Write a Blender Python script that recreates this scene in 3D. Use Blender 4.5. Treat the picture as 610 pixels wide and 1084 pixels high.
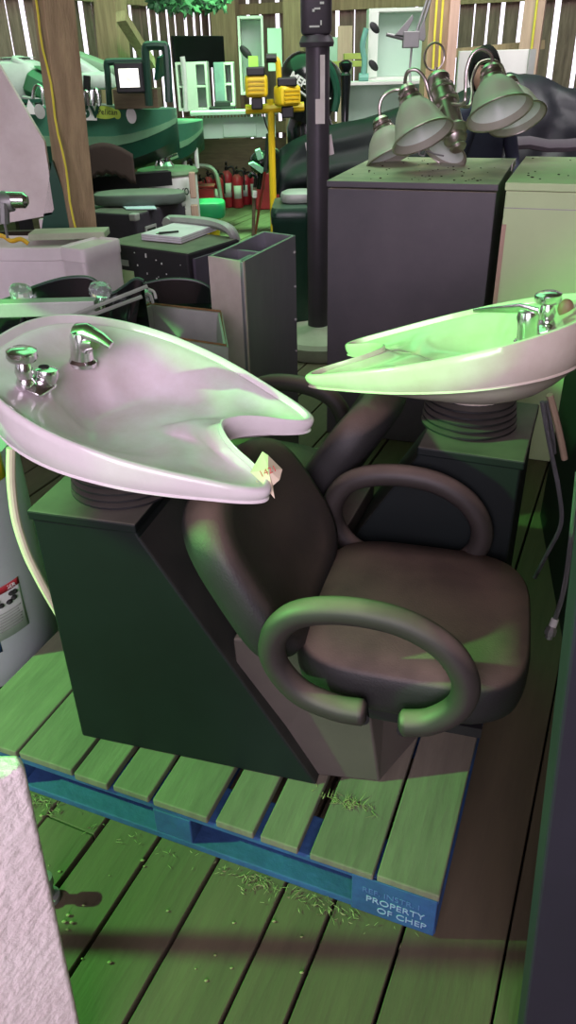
import bpy, bmesh, math, random
from math import sin, cos, pi, radians, sqrt, atan2
from mathutils import Vector, Matrix, noise
random.seed(7)
for o in list(bpy.data.objects): bpy.data.objects.remove(o)
SC = bpy.context.scene; COL = SC.collection

# ---------------------------------------------------------------- camera
CAM_H, PITCH, ROLL, FPX, IW, IH = 1.55, radians(31), radians(-1.5), 800.0, 610.0, 1084.0
fw = Vector((0, cos(PITCH), -sin(PITCH))); rt0 = Vector((1, 0, 0)); up0 = rt0.cross(fw)
rt = rt0*cos(ROLL)+up0*sin(ROLL); up = -rt0*sin(ROLL)+up0*cos(ROLL)
cam = bpy.data.cameras.new('camera'); camo = bpy.data.objects.new('camera', cam); COL.objects.link(camo)
cam.sensor_fit = 'VERTICAL'; cam.sensor_height = 36; cam.lens = 36*FPX/IH; cam.clip_start = .02; cam.clip_end = 200
M = Matrix((rt, up, -fw)).transposed().to_4x4(); M.translation = (0, 0, CAM_H); camo.matrix_world = M
SC.camera = camo
EYE = Vector((0, 0, CAM_H))
def ray(x, y): return rt*((x-IW/2)/FPX)+up*(-(y-IH/2)/FPX)+fw
def at(x, y, Y): d = ray(x, y); return EYE+d*(Y/d.y)          # point seen at a pixel at distance Y
def atz(x, y, z): d = ray(x, y); return EYE+d*((z-CAM_H)/d.z)   # ... at height z

# ---------------------------------------------------------------- world, lights, exposure
SC.view_settings.view_transform = 'Standard'; SC.view_settings.look = 'None'
SC.view_settings.gamma = 1; SC.view_settings.use_curve_mapping = False; SC.view_settings.exposure = 0.0
w = bpy.data.worlds.new('world'); SC.world = w; w.use_nodes = True
w.node_tree.nodes['Background'].inputs[0].default_value = (.92, .86, 1.0, 1)
w.node_tree.nodes['Background'].inputs[1].default_value = 2.2
def lamp(name, typ, loc, target, energy, color, **k):
    l = bpy.data.lights.new(name, typ); l.energy = energy; l.color = color
    for a, b in k.items(): setattr(l, a, b)
    o = bpy.data.objects.new(name, l); COL.objects.link(o); o.location = loc
    o.rotation_euler = (Vector(target)-Vector(loc)).to_track_quat('-Z', 'Y').to_euler(); return o
GREEN = (.10, 1.0, .28)
lamp('green_work_lamp', 'SPOT', (-3.3, 1.05, 2.35), (.05, 1.08, .42), 1150, (.20, 1.0, .20), spot_size=radians(52), spot_blend=.35, shadow_soft_size=.035)
lamp('green_ceiling_light_rear', 'AREA', (-.7, 7.4, 3.9), (-.7, 7.8, 0), 200, (.20, 1.0, .38), shape='RECTANGLE', size=6.5, size_y=5)
lamp('green_ceiling_light_middle', 'AREA', (-.3, 3.6, 3.7), (-.0, 3.4, 0), 16, (.25, 1.0, .35), shape='RECTANGLE', size=2.2, size_y=1.2)
lamp('far_floor_green_fill', 'SPOT', (-.4, 8.3, 3.6), (-.4, 8.5, 0), 2200, (.35, 1.0, .40), spot_size=radians(42), spot_blend=.6, shadow_soft_size=.3)  # fill lamp added to brighten the green floor in the far corner
lamp('rear_warm_fill', 'AREA', (1.0, 5.0, 3.8), (.0, 9.0, 1.2), 230, (1.0, .86, .95), shape='RECTANGLE', size=4, size_y=2)  # fill lamp added to lift the rear and make its walls less green
lamp('doorway_daylight', 'AREA', (-.8, -2.6, 2.5), (-.4, 2.0, .8), 165, (1.0, .80, .98), shape='RECTANGLE', size=2.8, size_y=2.2)

# ---------------------------------------------------------------- materials
MATS = {}
def mat(name, col, rough=.6, metal=0, var=.25, scale=6, col2=None, bump=0, bscale=60, dust=None, dustamt=.6, coat=0,
        stretch=None, emit=None, trans=0, ior=1.45, spec=.5):
    m = bpy.data.materials.new(name); m.use_nodes = True; N = m.node_tree.nodes; L = m.node_tree.links
    b = N['Principled BSDF']
    b.inputs['Roughness'].default_value = rough; b.inputs['Metallic'].default_value = metal
    b.inputs['Coat Weight'].default_value = coat; b.inputs['Transmission Weight'].default_value = trans; b.inputs['IOR'].default_value = ior
    b.inputs['Specular IOR Level'].default_value = spec
    c2 = col2 or tuple(c*(1-var) for c in col)
    tc = N.new('ShaderNodeTexCoord'); mp = N.new('ShaderNodeMapping'); L.new(tc.outputs['Object'], mp.inputs[0])
    if stretch:
        if len(stretch) > 3: m0 = N.new('ShaderNodeMapping'); m0.inputs['Rotation'].default_value = (0, 0, stretch[3]); L.new(tc.outputs['Object'], m0.inputs[0]); L.new(m0.outputs[0], mp.inputs[0])
        mp.inputs['Scale'].default_value = stretch[:3]
    nz = N.new('ShaderNodeTexNoise'); nz.inputs['Scale'].default_value = scale; nz.inputs['Detail'].default_value = 6; nz.inputs['Roughness'].default_value = .65
    L.new(mp.outputs[0], nz.inputs['Vector'])
    r = N.new('ShaderNodeValToRGB'); r.color_ramp.elements[0].position = .3; r.color_ramp.elements[1].position = .7
    r.color_ramp.elements[0].color = (*c2, 1); r.color_ramp.elements[1].color = (*col, 1)
    L.new(nz.outputs[0], r.inputs[0]); out = r.outputs[0]
    if dust:
        ge = N.new('ShaderNodeNewGeometry'); sx = N.new('ShaderNodeSeparateXYZ'); L.new(ge.outputs['Normal'], sx.inputs[0])
        n2 = N.new('ShaderNodeTexNoise'); n2.inputs['Scale'].default_value = 9; n2.inputs['Detail'].default_value = 8; L.new(tc.outputs['Object'], n2.inputs['Vector'])
        mr = N.new('ShaderNodeMapRange'); mr.inputs[1].default_value = .35; mr.inputs[2].default_value = .95; L.new(sx.outputs[2], mr.inputs[0])
        mu = N.new('ShaderNodeMath'); mu.operation = 'MULTIPLY'; L.new(mr.outputs[0], mu.inputs[0])
        m3 = N.new('ShaderNodeMapRange'); m3.inputs[1].default_value = .3; m3.inputs[2].default_value = .62; m3.inputs[3].default_value = dustamt*.55; m3.inputs[4].default_value = dustamt
        L.new(n2.outputs[0], m3.inputs[0]); L.new(m3.outputs[0], mu.inputs[1])
        mx = N.new('ShaderNodeMix'); mx.data_type = 'RGBA'; L.new(mu.outputs[0], mx.inputs[0]); L.new(out, mx.inputs[6]); mx.inputs[7].default_value = (*dust, 1); out = mx.outputs[2]
    L.new(out, b.inputs['Base Color'])
    if bump:
        nb = N.new('ShaderNodeTexNoise'); nb.inputs['Scale'].default_value = bscale; nb.inputs['Detail'].default_value = 4; L.new(mp.outputs[0], nb.inputs['Vector'])
        bp = N.new('ShaderNodeBump'); bp.inputs['Strength'].default_value = bump; bp.inputs['Distance'].default_value = .01
        L.new(nb.outputs[0], bp.inputs['Height']); L.new(bp.outputs[0], b.inputs['Normal'])
    if emit: b.inputs['Emission Color'].default_value = (*emit[:3], 1); b.inputs['Emission Strength'].default_value = emit[3]
    MATS[name] = m; return m
DUST = (.42, .36, .28)
FA = radians(65.5)
m_floor = mat('floor_boards', (.105, .085, .05), .8, scale=2.2, col2=(.075, .06, .037), bump=.25, bscale=9, stretch=(1.0, 7, 1, -FA))
m_floor2 = mat('floor_boards_worn', (.42, .37, .24), .8, scale=2.6, col2=(.25, .22, .14), bump=.5, bscale=14, stretch=(1.0, 14, 1, -FA))
m_under = mat('under_floor', (.02, .018, .015), .95)
m_wallw = mat('weathered_siding', (.30, .21, .17), .9, scale=4, col2=(.13, .09, .075), bump=.6, bscale=20, stretch=(6, 6, .8))
m_post = mat('rough_timber', (.46, .34, .20), .85, scale=4, col2=(.28, .20, .12), bump=.5, bscale=18, stretch=(7, 7, .6))
m_postp = mat('planed_timber', (.60, .42, .32), .75, scale=4, col2=(.46, .31, .24), bump=.3, bscale=18, stretch=(7, 7, .6))
m_deck = mat('pallet_deck_wood', (.165, .15, .11), .85, scale=3, col2=(.11, .10, .075), bump=.25, bscale=10, stretch=(7, 1.2, 1))
m_blue = mat('blue_pallet_paint', (.022, .075, .22), .8, scale=10, col2=(.015, .05, .14), bump=.4, bscale=30)
m_white_ink = mat('white_stencil_ink', (.26, .34, .55), .8)
m_faint_ink = mat('worn_stencil_ink', (.07, .15, .36), .8)
m_porc = mat('white_porcelain', (.84, .79, .81), .16, scale=5, col2=(.70, .65, .66), coat=.4)
m_porcdirt = mat('dusty_porcelain', (.90, .82, .90), .3, scale=4.5, col2=(.66, .56, .56), coat=.15)
m_porccream = mat('cream_porcelain', (.78, .73, .64), .2, scale=5, col2=(.62, .54, .45), coat=.4)
m_chrome = mat('chrome', (.92, .90, .92), .2, 1, scale=20, col2=(.6, .6, .6))
m_nickel = mat('brushed_nickel', (.55, .48, .46), .32, 1, scale=20, dust=(.5, .46, .36), dustamt=.45)
m_blk = mat('black_laminate', (.0045, .009, .009), .6, spec=.35, scale=5, var=.4, dust=(.24, .22, .18), dustamt=.55)
m_rub = mat('black_rubber', (.012, .012, .014), .5, dust=(.2, .18, .15), dustamt=.35)
m_vinyl = mat('charcoal_vinyl', (.02, .02, .02), .55, scale=8, bump=.12, bscale=250, dust=(.21, .155, .12), dustamt=.9)
m_armv = mat('dusty_black_armrest', (.035, .03, .027), .55, scale=8, dust=(.26, .20, .16), dustamt=.7)
m_hose = mat('ivory_hose', (.72, .66, .48), .5)
m_tan = mat('tan_hose', (.42, .32, .22), .5)
m_braid = mat('braided_steel_hose', (.26, .27, .28), .4, .7, bump=.8, bscale=400)
m_tag = mat('cream_paper', (.82, .70, .52), .7)
m_red = mat('red_ink', (.6, .08, .08), .6)
m_redp = mat('red_paint', (.50, .03, .05), .35, dust=DUST, dustamt=.3)
m_steel = mat('brushed_steel_sheet', (.40, .40, .43), .42, .75, scale=3, col2=(.32, .32, .35), stretch=(2, 2, .6))
m_steel_lit = mat('stained_steel_pink_lit', (.72, .66, .60), .5, .35, scale=4, col2=(.50, .44, .38))  # front panel only: pink light falling on it is mixed into the colour
m_rust = mat('rusty_edge', (.30, .15, .06), .8, scale=25, col2=(.14, .07, .03))
m_zinc = mat('dull_zinc', (.46, .47, .45), .55, .4, scale=6)
m_box = mat('dark_grey_melamine', (.14, .125, .14), .45, scale=1.2, col2=(.07, .07, .08), dust=(.50, .46, .34), dustamt=1.0)
m_cream = mat('cream_painted_board', (.60, .76, .42), .6, scale=3, col2=(.54, .70, .38), dust=(.62, .56, .42), dustamt=.9)
m_white = mat('white_paint', (.76, .74, .72), .6, scale=4, var=.12)
m_scuff = mat('scuffed_white_panel', (.84, .76, .76), .6, scale=3, col2=(.60, .50, .50))
m_poly = mat('translucent_white_poly', (.86, .80, .82), .4, scale=3, col2=(.72, .66, .68), dust=DUST, dustamt=.5)
m_tex = mat('pebbled_white_plastic', (.92, .86, .84), .6, scale=4, col2=(.80, .70, .70), bump=.5, bscale=55)
m_heater = mat('grey_white_enamel', (.42, .46, .46), .4, scale=3, col2=(.33, .37, .37))
m_yel = mat('yellow_plastic', (.85, .60, .02), .4)
m_yelr = mat('yellow_rope', (.85, .75, .08), .6)
m_lab = mat('white_label', (.82, .82, .80), .6)
m_ink = mat('black_ink', (.02, .02, .02), .6)
m_hull = mat('green_gelcoat', (.07, .25, .16), .35, scale=3, col2=(.05, .18, .11), coat=.3)
m_hulld = mat('dark_green_gelcoat', (.012, .075, .045), .35)
m_hullp = mat('pale_green_stripe', (.20, .42, .25), .4)
m_vinw = mat('pale_seat_vinyl', (.62, .72, .64), .5, scale=5)
m_vingr = mat('green_seat_vinyl', (.06, .22, .10), .5)
m_blkm = mat('black_metal', (.02, .02, .022), .4, .3)
m_glblk = mat('gloss_black', (.006, .008, .009), .18, coat=.3)
m_tarp = mat('black_tarp', (.02, .02, .028), .45, scale=3, bump=.3, bscale=9)
m_case = mat('black_flight_case', (.04, .034, .048), .6, scale=30, dust=(.20, .22, .15), dustamt=.5, bump=.2, bscale=200)
m_speck = mat('paint_speckled_black', (.025, .022, .028), .5, dust=(.25, .27, .18), dustamt=.6)
m_paper = mat('white_paper', (.80, .80, .84), .7)
m_bluep = mat('pale_blue_paper', (.50, .66, .70), .7)
m_gcush = mat('grey_green_vinyl', (.10, .13, .11), .5, dust=(.25, .3, .22), dustamt=.5)
m_gplas = mat('green_plastic', (.02, .30, .12), .45)
m_dgp = mat('dark_green_plastic', (.012, .045, .03), .35, dust=(.10, .16, .12), dustamt=.5)
m_ppole = mat('grey_painted_steel', (.075, .062, .08), .45, .2)
m_skin = mat('skin', (.62, .36, .27), .55)
m_hair = mat('dark_hair', (.008, .007, .008), .8, spec=.15)
m_coat = mat('dark_navy_coat', (.035, .035, .075), .8)
m_sleeve = mat('lilac_sleeve', (.42, .36, .55), .8)
m_frost = mat('frosted_white_glass', (.44, .42, .36), .4, scale=4, col2=(.36, .34, .29), dust=(.45, .42, .34), dustamt=.5)
m_frosti = mat('pale_glass_lining', (.82, .86, .82), .3, scale=8, col2=(.66, .74, .68))
m_led = mat('lit_work_light_face', (.9, .9, .85), .4, emit=(1, 1, .9, 1.4))
m_ledc = mat('lit_work_light_core', (1, .9, .4), .4, emit=(1, .9, .3, 2.5))
m_glass = mat('clear_acrylic', (.9, .95, .95), .05, trans=.85, var=0)
m_leaf = mat('garland_leaf', (.02, .06, .03), .6)
m_straw = mat('dry_grass_litter', (.26, .25, .12), .8)
m_wood2 = mat('brown_board', (.16, .12, .075), .8, scale=4, col2=(.09, .065, .04), stretch=(1, 1, 6))
m_mint = mat('pale_green_door', (.50, .68, .56), .5, scale=2, var=.1)
m_blueg = mat('blue_grey_board', (.26, .36, .38), .6)
m_galv = mat('galvanised_steel', (.30, .30, .30), .5, .6)
m_brown = mat('brown_cloth', (.055, .035, .03), .9)

# ---------------------------------------------------------------- mesh helpers
FR = {}                      # frame (world matrix) of every thing, by object name
class MB:
    def __init__(s): s.v = []; s.f = []
    def add(s, vs, fs):
        k = len(s.v); s.v += [Vector(v) for v in vs]; s.f += [tuple(i+k for i in f) for f in fs]; return s
    def hexa(s, p): return s.add(p, [(0, 3, 2, 1), (4, 5, 6, 7), (0, 1, 5, 4), (1, 2, 6, 5), (2, 3, 7, 6), (3, 0, 4, 7)])
    def box(s, c, d, R=None):
        c = Vector(c); h = Vector(d)/2; R = R or Matrix.Identity(3)
        return s.hexa([c+R@Vector((x*h.x, y*h.y, z*h.z)) for z in (-1, 1) for x, y in ((-1, -1), (1, -1), (1, 1), (-1, 1))])
    def loft(s, rings, cap0=True, cap1=True, closed=True):
        n = len(rings[0]); k = len(s.v)
        for r in rings: s.v += [Vector(p) for p in r]
        for i in range(len(rings)-1):
            for j in range(n if closed else n-1):
                a = k+i*n+j; b = k+i*n+(j+1) % n; s.f.append((a, b, b+n, a+n))
        if cap0: s.f.append(tuple(k+j for j in range(n))[::-1])
        if cap1: s.f.append(tuple(k+(len(rings)-1)*n+j for j in range(n)))
        return s
    def lathe(s, prof, o, ax=(0, 0, 1), n=24, cap0=True, cap1=True, sx=1, sy=1):
        o = Vector(o); ax = Vector(ax).normalized(); a = ax.orthogonal().normalized() if abs(ax.z) < .999 else Vector((1, 0, 0)); b = ax.cross(a)
        return s.loft([[o+ax*z+(a*cos(2*pi*j/n)*sx+b*sin(2*pi*j/n)*sy)*max(r, 1e-4) for j in range(n)] for r, z in prof], cap0, cap1)
    def cyl(s, p0, p1, r0, r1=None, n=16):
        p0, p1 = Vector(p0), Vector(p1); r1 = r0 if r1 is None else r1
        return s.lathe([(r0, 0), (r1, (p1-p0).length)], p0, p1-p0, n)
    def tube(s, pts, r, n=10, closed=False, flat=1.0):
        pts = [Vector(p) for p in pts]; N = len(pts); rings = []; prev = None
        rr = r if isinstance(r, (list, tuple)) else [r]*N
        for i in range(N):
            t = (pts[(i+1) % N]-pts[i-1]) if closed else (pts[min(i+1, N-1)]-pts[max(i-1, 0)])
            t.normalize()
            a = prev-t*prev.dot(t) if prev else t.orthogonal()
            a.normalize(); prev = a; b = t.cross(a)
            rings.append([pts[i]+(a*cos(2*pi*j/n)+b*sin(2*pi*j/n)*flat)*rr[i] for j in range(n)])
        if closed: rings.append(rings[0]); return s.loft(rings, False, False)
        return s.loft(rings)
    def prism(s, poly, d):      # polygon of 3-D points pushed along the vector d
        d = Vector(d); return s.loft([[Vector(p) for p in poly], [Vector(p)+d for p in poly]])
    def grid(s, fn, nu, nv):
        k = len(s.v)
        for i in range(nu+1):
            for j in range(nv+1): s.v.append(Vector(fn(i/nu, j/nv)))
        for i in range(nu):
            for j in range(nv): a = k+i*(nv+1)+j; s.f.append((a, a+nv+1, a+nv+2, a+1))
        return s
    def sphere(s, c, r, n=12, sc=(1, 1, 1), R=None):
        c = Vector(c); R = R or Matrix.Identity(3); m = n//2+1; rings = []
        for i in range(m+1):
            t = pi*i/m; rr = max(sin(t), 1e-3)
            rings.append([c+R@Vector((cos(2*pi*j/n)*rr*r*sc[0], sin(2*pi*j/n)*rr*r*sc[1], -cos(t)*r*sc[2])) for j in range(n)])
        return s.loft(rings)
    def build(s, name, mt, parent=None, smooth=35, bevel=0, label=None, solid=0, local=False, cat=None, group=None, kind=None, seg=2, subd=0):
        Fm = FR[parent.name] if parent else None
        vs = s.v
        if parent:
            if not local: inv = Fm.inverted(); vs = [inv@v for v in vs]
        else:
            xs = [v.x for v in vs]; ys = [v.y for v in vs]; zs = [v.z for v in vs]
            c = Vector(((min(xs)+max(xs))/2, (min(ys)+max(ys))/2, min(zs))); Fm = Matrix.Translation(c); vs = [v-c for v in vs]
        me = bpy.data.meshes.new(name); me.from_pydata([tuple(v) for v in vs], [], s.f); me.update()
        b = bmesh.new(); b.from_mesh(me); bmesh.ops.recalc_face_normals(b, faces=b.faces); b.to_mesh(me); b.free()
        me.materials.append(mt)
        if smooth: me.shade_smooth(); me.set_sharp_from_angle(angle=radians(smooth))
        o = bpy.data.objects.new(name, me); COL.objects.link(o)
        if parent: o.parent = parent
        else: o.location = Fm.translation
        FR[o.name] = Fm
        if solid: md = o.modifiers.new('solid', 'SOLIDIFY'); md.thickness = solid; md.offset = 0
        if bevel: md = o.modifiers.new('bevel', 'BEVEL'); md.width = bevel; md.segments = seg; md.limit_method = 'ANGLE'; md.angle_limit = radians(40)
        if subd: md = o.modifiers.new('sub', 'SUBSURF'); md.levels = subd; md.render_levels = subd
        if label: o['label'] = label
        if cat: o['category'] = cat
        if group: o['group'] = group
        if kind: o['kind'] = kind
        return o
def thing(name, label, cat, loc=(0, 0, 0), rz=0, group=None, mx=None):
    o = bpy.data.objects.new(name, None); COL.objects.link(o); o.empty_display_size = .1
    Mx = mx or (Matrix.Translation(Vector(loc))@Matrix.Rotation(rz, 4, 'Z'))
    o.location = Mx.translation; o.rotation_euler = Mx.to_euler(); FR[o.name] = Mx
    o['label'] = label; o['category'] = cat
    if group: o['group'] = group
    return o
def copy_tree(o, mx, label, parent=None):
    c = o.copy(); COL.objects.link(c)
    if parent: c.parent = parent
    else: c.location = mx.translation; c.rotation_euler = mx.to_euler(); c['label'] = label
    FR[c.name] = mx
    for ch in list(o.children): copy_tree(ch, mx, None, c)
    return c
def frame(loc, rz): return Matrix.Translation(Vector(loc))@Matrix.Rotation(rz, 4, 'Z')
def rotz(a): return Matrix.Rotation(a, 3, 'Z')
def catmull(p, n=8, closed=False):
    P = [Vector(q) for q in p]; N = len(P); out = []
    for i in range(N if closed else N-1):
        g = (lambda k: P[k % N]) if closed else (lambda k: P[max(0, min(N-1, k))])
        a, b, c, d = g(i-1), g(i), g(i+1), g(i+2)
        for k in range(n):
            t = k/n; out.append(.5*((2*b)+(c-a)*t+(2*a-5*b+4*c-d)*t*t+(3*b-a-3*c+d)*t**3))
    if not closed: out.append(P[-1])
    return out
def sup(w, h, e=4, n=40):       # rounded rectangle outline
    r = []
    for i in range(n):
        t = 2*pi*i/n; c, s_ = cos(t), sin(t)
        r.append((w/2*math.copysign(abs(c)**(2/e), c), h/2*math.copysign(abs(s_)**(2/e), s_)))
    return r
def pillow(mb, out, T, t, edge=.03, crown=.01):      # padded slab from an outline; T maps (x, y, z) to 3-D
    R = []
    def ring(k, z):
        cx = sum(p[0] for p in out)/len(out); cy = sum(p[1] for p in out)/len(out)
        R.append([T(cx+(p[0]-cx)*k, cy+(p[1]-cy)*k, z) for p in out])
    sz = max(abs(p[0]) for p in out); e = edge/sz
    ring(.05, -t/2); ring(1-e, -t/2); ring(1-e*.3, -t/2+edge*.3); ring(1, -t/2+edge*.9); ring(1, t/2-edge*.9); ring(1-e*.3, t/2-edge*.3); ring(1-e, t/2)
    ring(.7, t/2+crown*.6); ring(.35, t/2+crown*.95); ring(.03, t/2+crown)
    mb.loft(R); return mb
def text(name, body, size, o, xd, yd, mt, parent, label=None, ext=.0006, align='LEFT', bold=0):
    cu = bpy.data.curves.new(name, 'FONT'); cu.body = body; cu.size = size; cu.extrude = ext; cu.align_x = align; cu.offset = bold
    t = bpy.data.objects.new(name+'_curve', cu); COL.objects.link(t)
    dg = bpy.context.evaluated_depsgraph_get(); me = bpy.data.meshes.new_from_object(t.evaluated_get(dg)); bpy.data.objects.remove(t)
    xd = Vector(xd).normalized(); yd = Vector(yd); yd = (yd-xd*yd.dot(xd)).normalized(); zd = xd.cross(yd)
    Mx = Matrix((xd, yd, zd)).transposed().to_4x4(); Mx.translation = Vector(o)
    me.transform(FR[parent.name].inverted()@Mx); me.materials.clear(); me.materials.append(mt); me.name = name
    ob = bpy.data.objects.new(name, me); COL.objects.link(ob); ob.parent = parent; FR[ob.name] = FR[parent.name]
    if label: ob['label'] = label
    return ob
def st(o): o['kind'] = 'structure'; return o

#@SETTING
# ---------------------------------------------------------------- the barn shell
offs = [-.899, -.757, -.604, -.436, -.327, -.172, .028]
s = .028
while s < 9: s += random.uniform(.13, .17); offs.append(s)
s = -.899
while s > -14: s -= random.uniform(.13, .17); offs.insert(0, s)
dF = Vector((cos(FA), sin(FA), 0)); nF = Vector((sin(FA), -cos(FA), 0))
CORNER = Vector((-.75, 11.2, 0)); dL = -dF; dR = Vector((cos(FA-pi/2), sin(FA-pi/2), 0))
f1 = MB()
for i in range(len(offs)-1):
    a, b = offs[i], offs[i+1]; g = .0025 if random.random() < .4 else .005
    t0, t1 = -4.2, 12.5
    cuts = [t0]+sorted(random.uniform(t0, t1) for _ in range(2))+[t1]
    if -1 < a < .1: cuts = [t0, 6, t1]
    for c, d in zip(cuts, cuts[1:]):
        z = random.uniform(-.004, 0)
        p = [nF*(a+g)+dF*(c+.002), nF*(b-g)+dF*(c+.002), nF*(b-g)+dF*(d-.002), nF*(a+g)+dF*(d-.002)]
        f1.hexa([q+Vector((0, 0, -.04)) for q in p]+[q+Vector((0, 0, z)) for q in p])
fl = st(f1.build('floor', m_floor, smooth=0, bevel=.002, seg=1))
def near(o): return o
sub = MB(); sub.box((0, 3.5, -.16), (26, 24, .04)); st(sub.build('trim_1', m_under, smooth=0))

def slat_wall(name, o, d, length, h, base=0, pitch=.135, gap=.028, seed=1):
    rnd = random.Random(seed); mb = MB(); n = Vector((-d.y, d.x, 0)); x = 0
    ang = atan2(d.y, d.x)
    while x < length:
        wd = pitch*rnd.uniform(.75, 1.35); gp = gap*rnd.uniform(.2, 1.4)
        tilt = rnd.uniform(-.01, .01)
        zs = [base, h]; 
        c = o+d*(x+wd/2)
        R = Matrix.Rotation(tilt, 3, n)@rotz(ang)
        mb.box(c+Vector((0, 0, (h+base)/2)), (wd, .014, h-base), R)
        x += wd+gp
    wl = st(mb.build(name, m_wallw, smooth=0)); return wl
def rail(wall, o, d, x0, x1, z, hh=.1, off=-.05, mt=None, th=.05):
    n = Vector((-d.y, d.x, 0)); mb = MB(); mb.box(o+d*(x0+x1)/2+n*off+Vector((0, 0, z)), (x1-x0, th, hh), rotz(atan2(d.y, d.x)))
    r = mb.build('rail', mt or m_post, wall, smooth=0); return r
wl = slat_wall('wall_left', CORNER, dL, 14.0, 4.0, seed=3, gap=.062, pitch=.135)
wc = MB(); wc.box(CORNER+dL*7+Vector((dL.y, -dL.x, 0))*-.06+Vector((0, 0, .42)), (13.6, .03, .84), rotz(atan2(dL.y, dL.x))); wc.build('lower_boarding', m_wood2, wl, smooth=0)
rail(wl, CORNER, dL, 0, 13.5, 2.12, .13, .07); rail(wl, CORNER, dL, 0, 13.5, .9, .13, .07)
wr = slat_wall('wall_back', CORNER, dR, 8.5, 4.0, seed=5, gap=.045, pitch=.16)
rail(wr, CORNER, dR, 0, 8.4, 2.06, .11, -.07); rail(wr, CORNER, dR, 0, 8.4, .8, .13, -.07)
C2 = CORNER+dR*8.5
w3 = MB(); w3.box(C2-dF*7.5+Vector((0, 0, 2)), (15, .03, 4), rotz(FA)); st(w3.build('wall_right', m_wallw, smooth=0))
# the wall behind the camera has a wide open doorway where the daylight comes in
CB = Vector((0, -3.2, 0)); w4 = MB()
for x0, x1, z0, z1 in ((-7, -2.2, 0, 4), (1.2, 7, 0, 4), (-2.2, 1.2, 3.4, 4)): w4.box((( x0+x1)/2, -3.2, (z0+z1)/2), (x1-x0, .03, z1-z0))
st(w4.build('wall_front', m_wallw, smooth=0))
bm = MB(); bm.box((-1.6, 1.60, 1.51), (.04, .98, .145)); bm.box((-1.6, 2.06, .73), (.08, .08, 1.46)); st(bm.build('added_shade_beam', m_post, smooth=0))  # beam added out of view to keep the green light off the left bowl
cd_ = MB(); cd_.cyl((-1.3, .935, 0), (-1.3, .935, 4.02), .017, n=12); st(cd_.build('added_stripe_pole', m_galv))  # unseen pole added to cast the thin shadow stripe across the floor
rf = MB(); rf.box((0, 3.6, 4.05), (18, 17, .05)); st(rf.build('ceiling', m_wallw, smooth=0))

#@BACK
# ---------------------------------------------------------------- barn timber
def post(name, pts, wd, dp, ang, mt, label, rope=None, group=None):
    p0, p1 = Vector(pts[0]), Vector(pts[1]); t = thing(name, label, 'post', (p0.x, p0.y, 0), ang)
    X = rotz(ang)@Vector((1, 0, 0)); Y = rotz(ang)@Vector((0, 1, 0)); mb = MB()
    mb.loft([[p+X*a*wd/2+Y*b*dp/2 for a, b in ((-1, -1), (1, -1), (1, 1), (-1, 1))] for p in (p0, p1)])
    mb.build('timber', mt, t, smooth=0, bevel=.006)
    return t
# leaning timber post at left with a yellow rope down it
b0 = at(86, 262, 4.0); b1 = at(52, -40, 3.85); d = (b1-b0); b0 = b0-d*(b0.z/d.z); 
pst = post('wooden_post', (b0, b0+d*(4.0/d.z)), .14, .13, radians(35), m_post, 'tall leaning timber post with a thin yellow rope running down it, left of the boat')
rope = MB(); pts = []
for i in range(17):
    y = -20+i*18; pts.append(at(37+ (y)*.178+1.2*sin(i*1.3), y, 3.80-.0*i))
rope.tube(pts, .0055, 6); rope.build('yellow_rope', m_yelr, pst)
pst2 = post('wooden_post', (at(128, 150, 8.2)*1, at(112, -60, 8.1)), .22, .2, radians(-24), m_post, 'wide weathered post on the left wall above the floodlight')
q = at(246, 120, 10.6); post('wooden_post', (Vector((q.x, q.y, 0)), Vector((at(233, -40, 10.6).x, 10.6, 4.0))), .30, .2, radians(-12), m_post, 'thick greenish corner post between the left and back walls')
q = at(316, 60, 9.6); post('wooden_post', (Vector((q.x, q.y, 0)), Vector((q.x-.02, q.y, 4.0))), .24, .2, radians(-24), m_post, 'post on the back wall just left of the outboard motor')
q = at(365, 60, 8.6); mb = MB(); mb.box((q.x, q.y, .9), (.14, .03, 1.8+.0)); mb.build('plank', m_postp, None, smooth=0, label='upright pale plank between the grey pole and the hanging anchor', cat='plank')
q = at(458, 60, 6.4); pp = post('wooden_post', (Vector((q.x, q.y, 0)), Vector((q.x+.02, q.y, 4.0))), .15, .12, radians(10), m_post, 'brown post with two yellow ropes behind the chandelier')
mb = MB(); mb.box((q.x+.115, q.y-.02, 2.0), (.07, .1, 4.0), rotz(radians(10))); mb.build('pale_stud', m_postp, pp, smooth=0, label='pinkish new stud')
for dx in (-.008, .035):
    mb = MB(); mb.tube([(q.x+dx+.004*sin(k*1.7), q.y-.09, 3.9-k*.32) for k in range(11)], .0085, 6); mb.build('yellow_rope', m_yelr, pp)
q = at(561, 60, 7.6); pp = post('wooden_post', (Vector((q.x-.03, q.y, 0)), Vector((q.x+.02, q.y, 4.0))), .17, .14, radians(-20), m_postp, 'pale post with a yellow rope at far right above the black tarp')
mb = MB(); mb.tube([(q.x-.02+.004*sin(k*1.7), q.y-.10, 3.9-k*.32) for k in range(11)], .010, 6); mb.build('yellow_rope', m_yelr, pp)
a, b = at(463, 56, 7.9), at(576, 49, 7.9); mb = MB(); mb.box((a+b)/2, ((b-a).length, .04, .07), Matrix.Rotation(-.06, 3, 'Y')); mb.build('wooden_rail', m_yelr if 0 else m_post, None, smooth=0, label='horizontal yellowish rail behind the person', cat='rail')
for (yy, l, hh, x0, x1) in ((60, 'upper yellow-green board lying behind the anchor', .05, 364, 392), (68, 'lower yellow-green board lying behind the anchor', .05, 348, 400)):
    a, b = at(x0, yy-1, 8.3), at(x1, yy, 8.3); mb = MB(); mb.box((a+b)/2, ((b-a).length, .12, hh)); mb.build('board', mat('lime_board%d' % yy, (.45, .50, .12), .7), None, smooth=0, bevel=.004, label=l, cat='board')
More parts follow.
